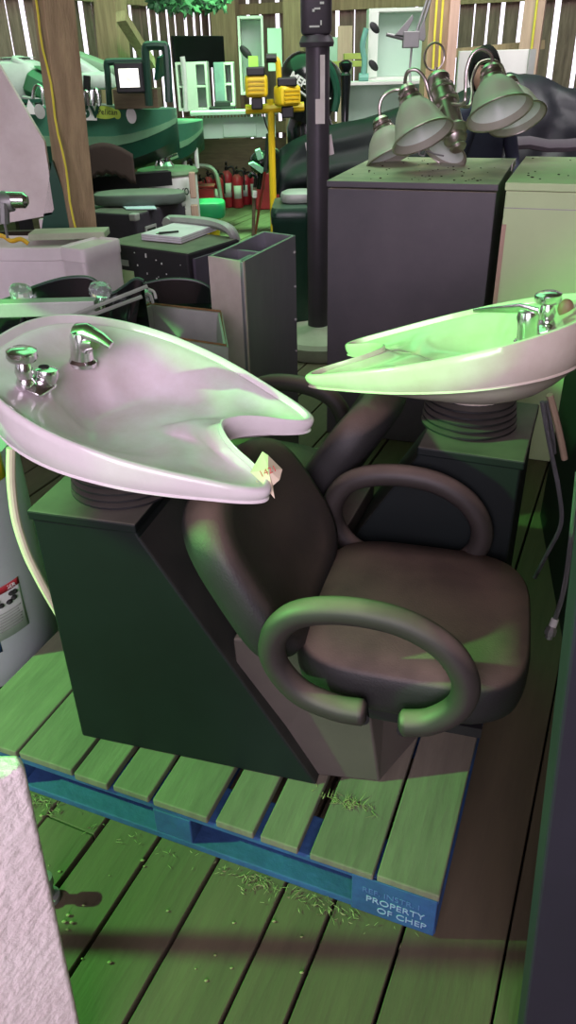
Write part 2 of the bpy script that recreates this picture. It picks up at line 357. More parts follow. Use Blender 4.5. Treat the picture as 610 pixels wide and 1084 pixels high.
# brace on the left wall, dark board behind
mb = MB(); mb.tube([at(128, 17, 7.6), at(155, 60, 8.1), at(160, 68, 8.2)], .06, 4); mb.build('brace', m_post, None, smooth=0, label='short diagonal timber brace right of the wide wall post', cat='brace')
a, b = at(187, 54, 9.4), at(233, 56, 9.9); mb = MB(); mb.box((a+b)/2, ((b-a).length+.1, .05, .30), rotz(atan2((b-a).y, (b-a).x))); mb.build('dark_board', m_blk, None, smooth=0, bevel=.01, label='short dark board fixed across the slats left of the corner post', cat='board')

# ---------------------------------------------------------------- things against the back walls
def cabinet_open(name, label, x0, y0, x1, y1, Y, dp, mt, mt2, shelves=0, cols=1, cat='shelf', hinge=None, back=True, tilt=0, fl=False):
    a = at(x0, y0, Y); b = at(x1, y1, Y); W = b.x-a.x; Hh = a.z-b.z; loc = (a.x, Y, b.z)
    t = thing(name, label, cat, loc, tilt); P = FR[t.name]; th = .025
    def bx(nm, c, d, m, lab=None, bev=.003): mb = MB(); mb.box(c, d); return mb.build(nm, m, t, smooth=0, bevel=bev, local=True, label=lab)
    bx('side_panel', (th/2, dp/2, Hh/2), (th, dp, Hh), mt); bx('side_panel', (W-th/2, dp/2, Hh/2), (th, dp, Hh), mt)
    bx('top_panel', (W/2, dp/2, Hh-th/2), (W-2*th, dp, th), mt); bx('bottom_panel', (W/2, dp/2, th/2), (W-2*th, dp, th), mt)
    bx('back_panel', (W/2, dp-.006, Hh/2), (W-2*th, .01, Hh-2*th), mt2)
    for k in range(shelves): bx('shelf', (W/2, dp/2, Hh*(k+1)/(shelves+1)), (W-2*th, dp-.02, .02), mt)
    return t, W, Hh
t, W, Hh = cabinet_open('white_cabinet_shell', 'white open cabinet standing on end left of the tall post by the motor', 251, 17, 281, 100, 9.2, .3, m_white, m_mint)
mb = MB(); mb.lathe([(.03, 0), (.04, .006), (.03, .012)], (W*.28, -.012, Hh*.55), (0, 1, 0), 14, sy=2); mb.build('oval_cutout_trim', m_blkm, t, local=True)
mb = MB(); a = at(283, 30, 9.1); b = at(299, 75, 9.1); mb.box(((a.x+b.x)/2, 9.1, (a.z+b.z)/2), (b.x-a.x, .03, a.z-b.z)); mb.build('panel', m_mint, None, smooth=0, bevel=.003, label='pale green sheet standing between the white cabinet and the tall post', cat='panel')
mb = MB(); a = at(275, 59, 9.05); b = at(283, 100, 9.05); mb.box(((a.x+b.x)/2-.1, 9.05, (a.z+b.z)/2), (.1, .03, a.z-b.z)); mb.build('board', MATS['lime_board60'], None, smooth=0, label='narrow yellow-green board beside the white cabinet shell', cat='board')
mb = MB(); a = at(326, 40, 9.2); b = at(357, 110, 9.2); mb.box(((a.x+b.x)/2, 9.2, (a.z+b.z)/2), (b.x-a.x, .03, a.z-b.z)); mb.build('panel', m_mint, None, smooth=0, bevel=.003, label='pale green sheet standing behind the grey pole', cat='panel')
# low shelving between boat and corner
t, W, Hh = cabinet_open('open_shelf_unit', 'pale open shelf unit behind the bow of the boat, left of the blue-grey board', 185, 66, 222, 117, 9.0, .3, m_white, m_mint, 1)
mb = MB(); mb.box((W*.42, -.01, Hh/2), (.15, .02, Hh)); mb.build('front_stile', m_white, t, local=True, smooth=0)
t, W, Hh = cabinet_open('open_shelf_unit', 'pale open shelf unit right of the blue-grey board', 235, 66, 249, 112, 8.9, .3, m_white, m_mint, 1)
a, b = at(226, 66, 8.7), at(239, 112, 8.7); mb = MB(); mb.box(((a+b)/2), (b.x-a.x, .03, a.z-b.z)); o = mb.build('blue_grey_board', m_blueg, None, smooth=0, bevel=.003, label='blue-grey board standing between two pale shelf units', cat='board')
a, b = at(222, 114, 8.6), at(250, 118, 8.6); mb = MB(); mb.box((a+b)/2, (b.x-a.x, .18, .06)); mb.box((a+b)/2+Vector((0, 0, .05)), ((b.x-a.x)*.6, .12, .05)); mb.build('black_bracket', m_blkm, None, smooth=0, bevel=.01, label='flat black metal piece at the foot of the blue-grey board', cat='bracket')
# fireplace mantel
a = at(206, 117, 8.4); b = at(292, 146, 8.4); t = thing('mantel_front', 'pale green fireplace mantel with a dentil row behind the yellow work light stand', 'mantel', (a.x, 8.4, b.z))
W = b.x-a.x; Hh = a.z-b.z
mb = MB(); mb.box((W/2, -.06, Hh-.02), (W+.06, .22, .035)); mb.build('mantel_shelf', m_mint, t, local=True, smooth=0, bevel=.006)
mb = MB()
for k in range(24): mb.box((W*(k+.5)/24, -.02, Hh-.065), (W/48, .05, .035))
mb.build('dentil_moulding', m_mint, t, local=True, smooth=0)
mb = MB(); mb.box((W/2, .02, Hh/2-.03), (W, .05, Hh-.08)); mb.build('frieze_panel', m_mint, t, local=True, smooth=0)
mb = MB(); mb.box((W*.55, -.015, Hh*.3), (W*.42, .02, .12)); mb.build('raised_panel', m_mint, t, local=True, smooth=0, bevel=.008)
# brown boarded bin wall under it
a = at(206, 147, 8.9); b = at(300, 192, 8.9); mb = MB(); q = at(250, 147, 10.15); mb.box((-.32, 10.15, q.z/2), (1.5, .05, q.z)); mb.build('board_partition', m_wood2, None, smooth=0, bevel=.004, label='low brown board partition behind the row of fire extinguishers', cat='partition')
# framed cabinet front by the anchor
t, W, Hh = cabinet_open('white_cabinet_shell', 'white framed cabinet with pale green back on which the anchor hangs', 391, 9, 455, 84, 7.2, .2, m_white, m_mint)
for zz in (.22, .74):
    mb = MB(); mb.lathe([(.02, 0), (.028, .004), (.02, .01)], (W*.09, -.014, Hh*zz), (0, 1, 0), 14, sy=1.8); mb.build('oval_hinge_hole', m_blkm, t, local=True)
mb = MB(); mb.box((W*.09, -.004, Hh/2), (W*.12, .01, Hh-.05)); mb.build('left_stile', m_white, t, local=True, smooth=0)
t, W, Hh = cabinet_open('white_cabinet_shell', 'wide low pale green cabinet lying under the framed one, left of the chandelier', 366, 87, 452, 150, 6.9, .3, m_white, m_mint)
mb = MB(); a = at(486, 54, 6.9); b = at(549, 150, 6.9); mb.box(((a.x+b.x)/2, 6.9, (a.z+b.z)/2), (b.x-a.x, .03, a.z-b.z)); t2 = mb.build('white_sheet', m_white, None, smooth=0, bevel=.004, label='bright white sheet leaning behind the person', cat='panel')
mb = MB(); mb.box(((a.x+b.x)/2+.29, 6.86, (a.z+b.z)/2), (.05, .03, a.z-b.z)); mb.build('grey_edge', m_zinc, t2, smooth=0)
# black turned column
mb = MB(); p = at(365, 145, 6.6); mb.cyl((p.x, p.y, 0), p, .045); mb.lathe([(.05, 0), (.045, .03), (.028, .08), (.032, .25), (.045, .42), (.03, .44), (.05, .47), (.052, .5), (.02, .52)], p, (0, 0, 1), 16); mb.build('black_newel', m_glblk, None, label='glossy black turned column right of the grey pole', cat='post')
# folding bow frame: curved hose next to it
mb = MB(); mb.tube(catmull([at(388, 30, 7.0), at(384, 48, 7.0), at(386, 66, 7.0), at(384, 84, 7.0)], 6), .022, 8); mb.tube([at(380, 82, 7.0), at(390, 82, 7.0)], .03, 8); mb.build('green_hose', mat('teal_hose', (.18, .42, .36), .5), None, label='thick teal green hose hanging left of the white framed cabinet', cat='hose')
# hanging fluke anchor
c = at(434, 42, 5.6); an = thing('boat_anchor', 'grey fluke anchor hanging upside down from a rod above the chandelier', 'anchor', c)
mb = MB(); mb.tube([at(459, -20, 5.6), at(441, 34, 5.6)], .009, 6); mb.tube([at(462, -20, 5.6), at(445, 34, 5.6)], .009, 6); mb.build('shank', m_galv, an)
mb = MB(); mb.tube([at(436, 50, 5.6), at(434, 72, 5.6), at(435, 100, 5.5)], .007, 6); mb.build('rope_end', m_galv, an)
mb = MB(); mb.box(at(435, 42, 5.6), (.10, .06, .09)); mb.tube([at(409, 36, 5.6), at(432, 42, 5.6)], .013, 8); mb.build('crown', m_galv, an, smooth=0, bevel=.005)
for pl in (((418, 37), (437, 15), (438, 20), (429, 38)), ((440, 40), (450, 18), (451, 40), (449, 44))):
    mb = MB(); mb.prism([at(x, y, 5.58) for x, y in pl], (.0, .02, 0)); mb.build('fluke', m_galv, an, smooth=0, bevel=.003)

# garland and string light
g = MB(); rnd = random.Random(4)
for k in range(420):
    u = rnd.random(); c = at(158+u*82, -2+5*sin(u*pi*1.0)+rnd.uniform(-7, 5), 8.6+rnd.uniform(-.2, .2)); a = rnd.uniform(0, 6.3); L = rnd.uniform(.05, .12)
    dv = Vector((cos(a), rnd.uniform(-.5, .5), sin(a)))*L; pv = Vector((-sin(a), .3, cos(a)))*.018
    g.add([c, c+dv/2+pv, c+dv, c+dv/2-pv], [(0, 1, 2, 3)])
g.build('leafy_garland', m_leaf, None, smooth=0, kind='stuff', label='dark green leafy garland hung along the top left wall', cat='garland', solid=.002)

#@BOAT
# ---------------------------------------------------------------- the bass boat
def hull(t, pbow, pstern, wid, h, name='hull'):
    """lofted hull from bow point to stern, parts: lower, stripe, gunwale"""
    d = (pstern-pbow); L = d.length; d.normalize(); s_ = Vector((-d.y, d.x, 0)).normalized()
    def sec(u):
        wq = wid/2*(min(1, (u*4)**.6) if u < .25 else 1); rise = .35*h*max(0, 1-u*3.2)**1.5
        return wq, rise
    def rings(levels):
        R = []
        for k in range(15):
            u = (k/14)**1.5; wq, rise = sec(u); c = pbow+d*L*u
            R.append([c+s_*wq*a+Vector((0, 0, z*h+(rise if z < .5 else rise*(1-z)*2)))+d*(-.10*h*0) for a, z in levels])
        return R
    mb = MB(); mb.loft(rings([(-.25, 0), (-.85, .22), (-.92, .48), (.92, .48), (.85, .22), (.25, 0)])); o1 = mb.build(name, m_hulld, t)
    mb = MB(); mb.loft(rings([(-.93, .46), (-.97, .60), (.97, .60), (.93, .46)])); mb.build('rub_stripe', m_hullp, t, label='pale green stripe')
    mb = MB(); mb.loft(rings([(-.95, .60), (-1.04, .98), (-.98, 1.0), (.98, 1.0), (1.04, .98), (.95, .60)])); mb.build('gunwale_band', m_hull, t)
    return o1
bw = at(188, 127, 6.6); bs = at(-150, 103, 5.7)
boat = thing('bass_boat', 'green bass boat with pale seats and white registration letters along its side', 'boat', ((bw+bs)/2-Vector((0, 0, .9))), 0)
pb = Vector((bw.x, bw.y, at(188, 114, 6.6).z-.46)); ps = Vector((bs.x, bs.y+.1, at(-150, 104, 5.8).z-.46))
hull(boat, pb, ps, .9, .46)
BD = (ps-pb).normalized(); BS = Vector((-BD.y, BD.x, 0));
if BS.y > 0: BS = -BS
def side(u, z, o=.0): return pb+BD*u+BS*(.45*1.04+o)+Vector((0, 0, z))
# registration letters and round / oval decals on the near band
xd = -BD
def decal(nm, u, z, txt, sz, mt): return text(nm, txt, sz, side(u, z, .012), xd, (0, 0, 1), mt, boat, ext=.003, bold=.004)

def sidepos(px, py):
    # point on the boat's near side plane seen at a pixel
    n = BS; o_ = side(0, 0, .012); dd = ray(px, py); tt = (o_-EYE).dot(n)/dd.dot(n); return EYE+dd*tt
def oval(nm, px, py, w_, h_, mt, lab=None, pr_=None):
    mb = MB(); c = sidepos(px, py); mb.loft([[c+xd*cos(2*pi*k/20)*w_+Vector((0, 0, sin(2*pi*k/20)*h_))+BS*z for k in range(20)] for z in (0, .004)]); return mb.build(nm, mt, pr_ or boat, label=lab)
m_lime = mat('lime_decal', (.45, .60, .08), .5)
for px0, wch, ch in ((76.5, .075, '5'), (82.5, .13, 'BV')):
    c = sidepos(px0, 127); mb = MB(); mb.prism([c, c+xd*wch, c+xd*wch+Vector((0, 0, .125)), c+Vector((0, 0, .125))], BS*.004); pl_ = mb.build('letter_plate', m_lab, boat, smooth=0, label='white registration plate'); text('registration_letters', ch, .125, c+xd*.012+BS*.006+Vector((0, 0, .018)), xd, (0, 0, 1), m_hulld, pl_, ext=.001, bold=.004)
oo = oval('oval_badge', 110, 119, .095, .04, m_lime, 'yellow-green oval badge')
text('badge_script', 'Pelican', .05, sidepos(103, 121)+BS*.006, xd, (0, 0, 1), m_ink, oo, ext=.001)
oval('round_sticker', 139, 122.5, .035, .05, m_lab, 'round white sticker'); oval('square_sticker', 124, 121, .025, .03, m_lime, 'small yellow-green sticker')
oval('round_sticker', 42, 118, .035, .045, m_zinc, 'round faded sticker')
mb = MB(); c = sidepos(33, 121); mb.prism([c+xd*.05, c-xd*.04, c+Vector((0, 0, .09))], BS*.004); mb.build('sail_decal', m_lab, boat, smooth=0, label='small white sail shaped decal')
c = sidepos(95, 124); mb = MB(); mb.prism([c+xd*.05, c-xd*.03, c-xd*.02+Vector((0, 0, .09))], BS*.004); mb.build('sail_decal', m_lab, boat, smooth=0, label='white sail shaped decal after the letters')
# deck, rails, seats
mb = MB(); mb.box((pb+ps)/2+BD*.5+Vector((0, 0, .455)), ((ps-pb).length-1.1, .8, .02), rotz(atan2(BD.y, BD.x))); mb.build('deck', m_hulld, boat, smooth=0)
def grab(x0, x1, y0, y1, Y):
    mb = MB(); mb.tube(catmull([at(x0, y1, Y), at(x0+1, y0+5, Y), at((x0+x1)/2, y0, Y), at(x1, y0+5, Y), at(x1+1, y1, Y)], 6), .014, 8); mb.build('grab_rail', m_chrome, boat)
for g_ in ((35, 45, 91, 112), (60, 80, 90, 110), (89, 93, 97, 112), (99, 104, 95, 112)): grab(*g_, 5.85)
def cush(px, py, w_, d_, h_, m, tilt=0, Y=6.0, nm='seat_cushion', rr=3):
    mb = MB(); c = at(px, py, Y); R = Matrix.Rotation(tilt, 3, 'Y')
    pillow(mb, sup(w_, d_, 5, 28), lambda x, y, z: c+R@Vector((x, y, z)), h_, edge=h_*.3, crown=.01); mb.build(nm, m, boat)
cush(22, 88, .34, .35, .30, m_vinw, 0, 6.2, 'seat_back'); cush(41, 90, .14, .3, .2, m_vingr, .5, 6.1, 'seat_back'); cush(35, 72, .26, .3, .05, m_vinw, .5, 6.2, 'seat_back')
cush(99, 86, .30, .3, .10, m_vinw, 0, 6.2); cush(92, 73, .30, .3, .07, m_vinw, .55, 6.25, 'seat_back'); cush(99, 66, .40, .3, .05, mat('sage_vinyl', (.25, .40, .26), .5), .35, 6.35, 'seat_back')
cush(74, 74, .14, .3, .05, m_vinw, .3, 6.3, 'seat_back')
mb = MB(); mb.sphere(at(74, 84, 6.1), .10, 16, (1, .8, .75)); mb.build('steering_console', m_hull, boat); mb = MB(); mb.tube([at(92, 80, 5.95), at(92, 96, 5.95)], .025, 8); mb.build('seat_strap', m_blkm, boat)
mb = MB(); mb.tube(catmull([at(24, 103, 5.85), at(60, 108, 5.9), at(120, 112, 6.2), at(185, 116, 6.6)], 5), .012, 6); mb.build('edge_rail', m_zinc, boat)
# trailer bunk / cradle carrying it
mb = MB()
mb.box((pb+ps)/2+Vector((0, 0, -.10)), ((ps-pb).length*.9, .12, .1), rotz(atan2(BD.y, BD.x)))
tr = thing('boat_trailer', 'dark boat trailer frame under the green bass boat', 'trailer', ((pb+ps)/2)*Vector((1, 1, 0)) if False else Vector(((pb.x+ps.x)/2, (pb.y+ps.y)/2, 0)), atan2(BD.y, BD.x))
mb.build('frame_rail', m_blkm, tr, smooth=0)
for k in (.3, .6):
    c = pb+(ps-pb)*k; hs_ = c.z-.15; mb = MB(); mb.box((c.x, c.y, hs_/2), (.1, .4, hs_), rotz(atan2(BD.y, BD.x))); mb.build('support', m_blkm, tr, smooth=0)
mb = MB(); c = at(108, 163, 5.9); mb.lathe([(.21, -.05), (.24, -.03), (.24, .03), (.21, .05)], (c.x, c.y, .25), BS, 24); mb.build('wheel', m_rub, tr)
mb = MB(); c = at(112, 176, 5.75); mb.grid(lambda u, v: c+Vector(((u-.5)*.40, -.02, -(v-.5)*.20+.05*cos((u-.5)*3)-.03*((u-.5)*2)**2+.01*sin(u*40)*v)), 24, 6); mb.build('mud_flap', m_brown, tr, solid=.01, label='brown ragged cloth flap')
# second boat bow behind
b2 = thing('second_boat', 'dark green boat bow sticking out behind the bass boat', 'boat', at(205, 150, 7.6)-Vector((0, 0, .9)))
pb2 = Vector((at(214, 118, 7.9).x, 7.9, .70)); ps2 = pb2+Vector((-1.0, -.35, 0)); hull(b2, pb2, ps2, .7, .38)
mb = MB(); mb.tube([at(197, 118, 7.7), at(195, 72, 7.7), at(193, 60, 7.7)], .022, 8); mb.build('white_mast', m_lab, b2)
mb = MB(); mb.tube([at(194, 150, 7.7), at(196, 178, 7.7)], .02, 8); mb.build('leg', m_lab, b2); mb = MB(); mb.tube([at(205, 130, 7.7), at(209, 178, 7.7)], .02, 8); mb.build('leg', m_lab, b2)

# work floodlight on black frame, standing on the boat
t = thing('floodlight', 'square lit floodlight with a black rim standing at the bow end of the boat', 'floodlight', at(136, 105, 5.8))
a, b = at(124, 71, 5.75), at(149, 94, 5.75); c = (a+b)/2; W = b.x-a.x; Hh = a.z-b.z
mb = MB(); mb.box(c+Vector((0, .05, 0)), (W+.05, .08, Hh+.05)); mb.build('housing', m_blkm, t, smooth=0, bevel=.01)
mb = MB(); mb.box(c+Vector((0, .004, 0)), (W-.01, .006, Hh-.02)); mb.build('lens', m_led, t, smooth=0, label='glowing lens')
mb = MB(); mb.lathe([(.001, 0), (.022, .001), (.001, .008)], c+Vector((0, -.004, .0)), (0, -1, 0), 14); mb.build('led_chip', m_ledc, t)
mb = MB(); mb.box(c+Vector((0, .10, -.02)), (W*.7, .03, Hh*.6)); mb.build('yoke', m_blkm, t, smooth=0)
t = thing('tubular_frame', 'black tubular steel frame around the floodlight on the boat', 'frame', at(140, 110, 5.9))
mb = MB(); mb.tube(catmull([at(116, 111, 5.9), at(114, 80, 5.9), at(113, 68, 5.9), at(118, 65.5, 5.9), at(152, 65, 5.9)], 6), .022, 8); mb.build('low_hoop', m_dgp, t)
mb = MB(); mb.tube(catmull([at(158, 112, 5.8), at(155, 70, 5.8), at(154, 52, 5.8), at(158, 48.5, 5.8), at(172, 48.5, 5.8), at(176, 52, 5.8), at(178, 80, 5.8), at(179, 108, 5.8)], 6), .027, 8); mb.build('tall_hoop', m_dgp, t)
a, b = at(122, 96, 6.05), at(170, 112, 6.05); mb = MB(); mb.box((a+b)/2, (b.x-a.x, .2, a.z-b.z+.02)); mb.build('wooden_crate', m_wood2, None, smooth=0, bevel=.004, label='brown wooden box behind the floodlight on the boat', cat='box')
for (x0, x1, y0, y1, Yx, lab) in ((166, 173, 58, 85, 5.86, 'thin dark panel inside the tall hoop of the frame'),):
    mb = MB(); mb.prism([at(x0-3, y1, Yx), at(x1, y1-6, Yx+.1), at(x1+2, y0-2, Yx+.1), at(x0, y0+3, Yx)], (.02, .02, 0)); mb.build('screen_panel', m_hulld, None, smooth=0, label=lab, cat='panel')

#@MID
# ---------------------------------------------------------------- yellow work light stand, motor, covers
t = thing('work_light_stand', 'yellow tripod pole carrying two yellow work lights and a black grip', 'work light', (at(287, 215, 6.8).x, 6.8, 0))
Yw = 6.8
mb = MB(); mb.tube([(at(289, 215, Yw).x, Yw, 0), at(287, 120, Yw), at(286, 105, Yw)], .028, 8); mb.build('pole', m_yel, t)
mb = MB(); mb.tube(catmull([at(296, 100, Yw-.1), at(295, 75, Yw-.1), at(294, 65, Yw-.1), at(290, 62, Yw-.1), at(283, 62, Yw-.1)], 5), .022, 8); mb.build('carry_handle', m_yel, t)
mb = MB(); mb.tube([at(282, 61.5, Yw-.1), at(293, 61.5, Yw-.1)], .032, 8); mb.build('black_grip', m_rub, t)
mb = MB(); mb.tube([at(260, 116, Yw), at(322, 113, Yw)], .035, 8); mb.build('crossbar', m_yel, t)
def head(x0, y0, x1, y1, tl, m2=None):
    a, b = at(x0, y0, Yw-.15), at(x1, y1, Yw-.15); c = (a+b)/2; W = b.x-a.x; Hh = a.z-b.z; R = Matrix.Rotation(tl, 3, 'Z')
    mb = MB(); pillow(mb, sup(W, Hh, 6, 32), lambda x, y, z: c+R@Vector((x, -z, y)), .14, edge=.03); h = mb.build('lamp_head', m_yel, t)
    mb = MB()
    for k in range(4): mb.box(c+R@Vector((0, -.08, -Hh*.3+k*Hh*.18)), (W*.72, .012, .012), R)
    mb.build('guard_ridges', mat('yellow_deep', (.62, .42, .02), .5) if 'yellow_deep' not in MATS else MATS['yellow_deep'], h, smooth=0)
    mb = MB(); mb.box(c+Vector((0, 0, Hh/2+.02)), (W*.8, .16, .06)); mb.build('heat_sink', m_blkm, h, smooth=0, bevel=.01)
    mb = MB(); mb.box(c-Vector((0, 0, Hh/2+.04)), (W*.5, .1, .08)); mb.build('bracket', m_blkm, h, smooth=0, bevel=.01)
head(259, 79, 284, 103, 0); head(291, 90, 317, 112, .5)
mb = MB(); mb.tube(catmull([at(276, 110, Yw), at(281, 130, Yw), at(286, 143, Yw)], 5), .006, 5); mb.build('power_cord', m_rub, t)
# red and black rod leaning, silver cane
t = thing('red_rod', 'red rod with a black grip leaning in front of the yellow stand', 'rod', Vector((at(270, 252, 7.0).x, 7.0, 0)))
mb = MB(); mb.tube([atz(269, 256, .012), at(281, 180, 6.9)], .013, 8); mb.build('shaft', m_redp, t); mb = MB(); mb.tube([at(281, 182, 6.9), at(284, 142, 7.0)], .018, 8); mb.build('grip', m_rub, t)
t = thing('walking_cane', 'dark walking cane with a curved handle standing beside the fire extinguishers', 'cane', Vector((at(267, 250, 7.2).x, 7.2, 0)))
mb = MB(); mb.tube([at(267, 251, 7.2)*Vector((1, 1, 0)) if 0 else Vector((at(267, 251, 7.2).x, 7.2, 0)), at(269, 208, 7.2), at(270, 196, 7.2)], .016, 8); mb.build('shaft', m_wood2, t); mb = MB(); mb.tube(catmull([at(270, 198, 7.2), at(271, 188, 7.2), at(267, 184, 7.2), at(264, 188, 7.2)], 5), .018, 8); mb.build('handle', m_glblk, t)
mb = MB(); mb.tube([at(269.5, 209, 7.15), at(269.8, 202, 7.15)], .022, 8); mb.build('label_band', m_lab, t)
# outboard motor
c = at(328, 92, 7.2); t = thing('outboard_motor', 'glossy black outboard motor partly hidden by the grey pole', 'motor', Vector((c.x, c.y, .35)))
mb = MB(); R = Matrix.Rotation(.35, 3, 'Y')
def cowl(u, v):
    pass
rings = []
for k in range(13):
    z = k/12; rr = .27*(1-.30*(1-z)**2)*sqrt(max(0, 1-max(0, (z-.45)/.55)**2.4))+.004
    rings.append([c+R@Vector((cos(a)*rr*(1.05), sin(a)*rr*.8, -.26+z*.52)) for a in [2*pi*j/28 for j in range(28)]])
mb.loft(rings); cw = mb.build('cowling', m_glblk, t)
mb = MB(); mb.lathe([(.15, -.62), (.19, -.5), (.20, -.3), (.17, -.22)], c, (0, 0, 1), 20, sy=.7); mb.build('midsection', m_glblk, t)
p0, p1 = at(306, 79, 6.94), at(328, 95, 6.94)
text('brand_lettering', 'MERCURY', .080, p0-Vector((0, 0, .02)), p1-p0, (0.2, -.1, 1), m_lab, cw, ext=.006, bold=.003)
mb = MB(); mb.tube(catmull([at(308, 92, 6.95), at(316, 96, 6.93), at(330, 106, 6.95)], 5), .012, 5); mb.build('silver_stripe', m_zinc, cw)
mb = MB(); mb.tube(catmull([at(344, 62, 7.0), at(353, 80, 7.0), at(357, 100, 7.0), at(354, 118, 7.0)], 6), .03, 6); mb.build('side_trim', m_hulld, cw)
# bicycle-like dark clutter beside
t = thing('trolling_motor', 'small dark machine with pale green fins standing right of the extinguishers', 'motor', Vector((at(276, 200, 8.0).x, 8.0, 0)))
mb = MB(); mb.sphere(at(277, 172, 8.0), .12, 14, (1, .8, .9)); mb.cyl(at(277, 172, 8.0), at(276, 200, 8.0)*1, .04); mb.build('body', m_glblk, t)
for pl in (((263, 174), (268, 172), (281, 180), (277, 184)), ((270, 160), (275, 158), (279, 168), (273, 170))):
    mb = MB(); mb.prism([at(x, y, 7.85) for x, y in pl], (0, .03, .01)); mb.build('fin', mat('mint_plastic', (.35, .62, .48), .4) if 'mint_plastic' not in MATS else MATS['mint_plastic'], t, smooth=0, bevel=.004)
mb = MB(); mb.tube(catmull([at(277, 172, 7.9), at(290, 160, 7.9), at(296, 175, 7.9), at(292, 205, 7.9)], 6), .035, 8); mb.build('bracket_arm', m_rub, t)

# draped dark covers (solid draped bodies)
def drape(name, top, bot, Y, dp, mt, label, seed=0, cat='cover', amp=.03):
    """tarp whose silhouette runs along the top pixels; falls to the bottom ones; has real depth"""
    mb = MB(); T = catmull([Vector((x, y, 0)) for x, y in top], 6); B = catmull([Vector((x, y, 0)) for x, y in bot], 6); n = min(len(T), len(B))
    def fn(u, v):
        i = min(n-1, int(u*(n-1))); tp, bp = T[i], B[i]
        if v < .5:
            k = v/.5; p = at(tp.x, tp.y, Y); q = at(bp.x, bp.y, Y-dp*.35); r = p.lerp(q, k); r += Vector((0, -1, 0))*(.06*sin(k*pi)+amp*noise.noise(Vector((u*7, k*4, seed)))+amp*.6*noise.noise(Vector((u*22, k*2, seed)))); return at(bp.x, bp.y, Y-dp*.35) if k == 0 and False else (q.lerp(p, k)+Vector((0, -1, 0))*(.06*sin(k*pi)+amp*2*noise.noise(Vector((u*7, k*4, seed)))))
        k = (v-.5)/.5; p = at(tp.x, tp.y, Y); return p+Vector((0, dp*k, -.35*k*k*dp+amp*noise.noise(Vector((u*5, k*3, seed+4)))))
    mb.grid(fn, n-1, 24); return mb.build(name, mt, None, smooth=80, label=label, cat=cat, solid=.006)
drape('dark_boat_cover', [(296, 160), (330, 140), (400, 122), (470, 104), (508, 92)], [(296, 215), (330, 212), (400, 205), (460, 195), (508, 190)], 5.7, .6, mat('dark_green_tarp', (.005, .010, .010), .5, scale=3, col2=(.003, .006, .006), spec=.25), 'shiny dark green boat cover rising to the right behind the black cabinet', 1)
drape('black_tarp', [(528, 84), (545, 76), (575, 84), (610, 92), (660, 100)], [(528, 190), (545, 188), (575, 188), (610, 188), (660, 190)], 5.9, .9, m_tarp, 'black tarp draped over a load at the far right', 2)
a, b = at(540, 152, 5.2), at(660, 155, 5.2); mb = MB(); mb.tube([a+(b-a)*k/6+Vector((0, 0, .01*sin(k*2))) for k in range(7)], .045, 8, flat=.6); mb.build('rolled_strap', mat('purple_grey_fabric', (.12, .09, .12), .8), None, label='purplish rolled fabric lying across the foot of the black tarp', cat='fabric')

# ---------------------------------------------------------------- person behind the chandelier
Yp = 4.75; hc = at(512, 77, Yp)
per = thing('person', 'person with dark hair and navy coat standing behind the chandelier, hand at chin', 'person', (hc.x, Yp, 0))
me = bpy.data.meshes.new('body'); J = [((0, 0, .92), .14), ((0, 0, 1.12), .135), ((0, 0, 1.30), .15), ((0, -.01, 1.42), .055), ((0, -.02, 1.50), .052),
     ((-.17, 0, 1.36), .065), ((-.23, -.06, 1.12), .05), ((-.13, -.22, 1.18), .042), ((-.075, -.23, 1.38), .028),
     ((.17, 0, 1.36), .065), ((.24, -.02, 1.10), .05), ((.22, -.20, 1.0), .042), ((.15, -.30, .98), .028),
     ((-.09, 0, .85), .085), ((-.10, -.01, .48), .062), ((-.10, .02, .09), .042), ((-.10, -.12, .04), .038),
     ((.09, 0, .85), .085), ((.10, -.01, .48), .062), ((.10, .02, .09), .042), ((.10, -.12, .04), .038)]
Eg = [(0, 1), (1, 2), (2, 3), (3, 4), (2, 5), (5, 6), (6, 7), (7, 8), (2, 9), (9, 10), (10, 11), (11, 12), (0, 13), (13, 14), (14, 15), (15, 16), (0, 17), (17, 18), (18, 19), (19, 20)]
me.from_pydata([j[0] for j in J], Eg, []); ob = bpy.data.objects.new('body', me); COL.objects.link(ob)
ob.modifiers.new('skin', 'SKIN'); 
for i, j in enumerate(J): me.skin_vertices[0].data[i].radius = (j[1], j[1]*.85)
me.skin_vertices[0].data[0].use_root = True
sm = ob.modifiers.new('s', 'SUBSURF'); sm.levels = 1; sm.render_levels = 2; ob.modifiers['skin'].use_smooth_shade = True
me.materials.append(m_coat); ob.parent = per; FR[ob.name] = FR[per.name]; body = ob
per.scale = (hc.z/1.60,)*3
# head with a face, one surface
def headf(u, v):
    th = 2*pi*u; ph = pi*v; d = Vector((sin(ph)*cos(th), sin(ph)*sin(th), cos(ph)))
    r = Vector((d.x*.076, d.y*.098, d.z*.118))
    if d.z < 0: r.x *= 1-.28*(-d.z)**1.5; r.y *= 1-.15*(-d.z)
    f = max(0, -d.y)
    def bumpf(cx, cz, sx, sz): return math.exp(-((r.x-cx)/sx)**2-((r.z-cz)/sz)**2)
    if d.y < 0: r.y -= .022*bumpf(0, -.018, .012, .022)+.006*bumpf(0, -.058, .024, .008)+.006*bumpf(0, -.09, .02, .015)-.008*(bumpf(.03, .008, .014, .010)+bumpf(-.03, .008, .014, .010))-.004*bumpf(0, -.066, .02, .003)
    return Vector((0, -.03, 1.60))+r
mb = MB(); mb.grid(headf, 48, 40); mb.sphere((.078, -.02, 1.59), .022, 8, (.4, .8, 1.3)); mb.sphere((-.078, -.02, 1.59), .022, 8, (.4, .8, 1.3)); hd = mb.build('head', m_skin, per, smooth=80, local=True)
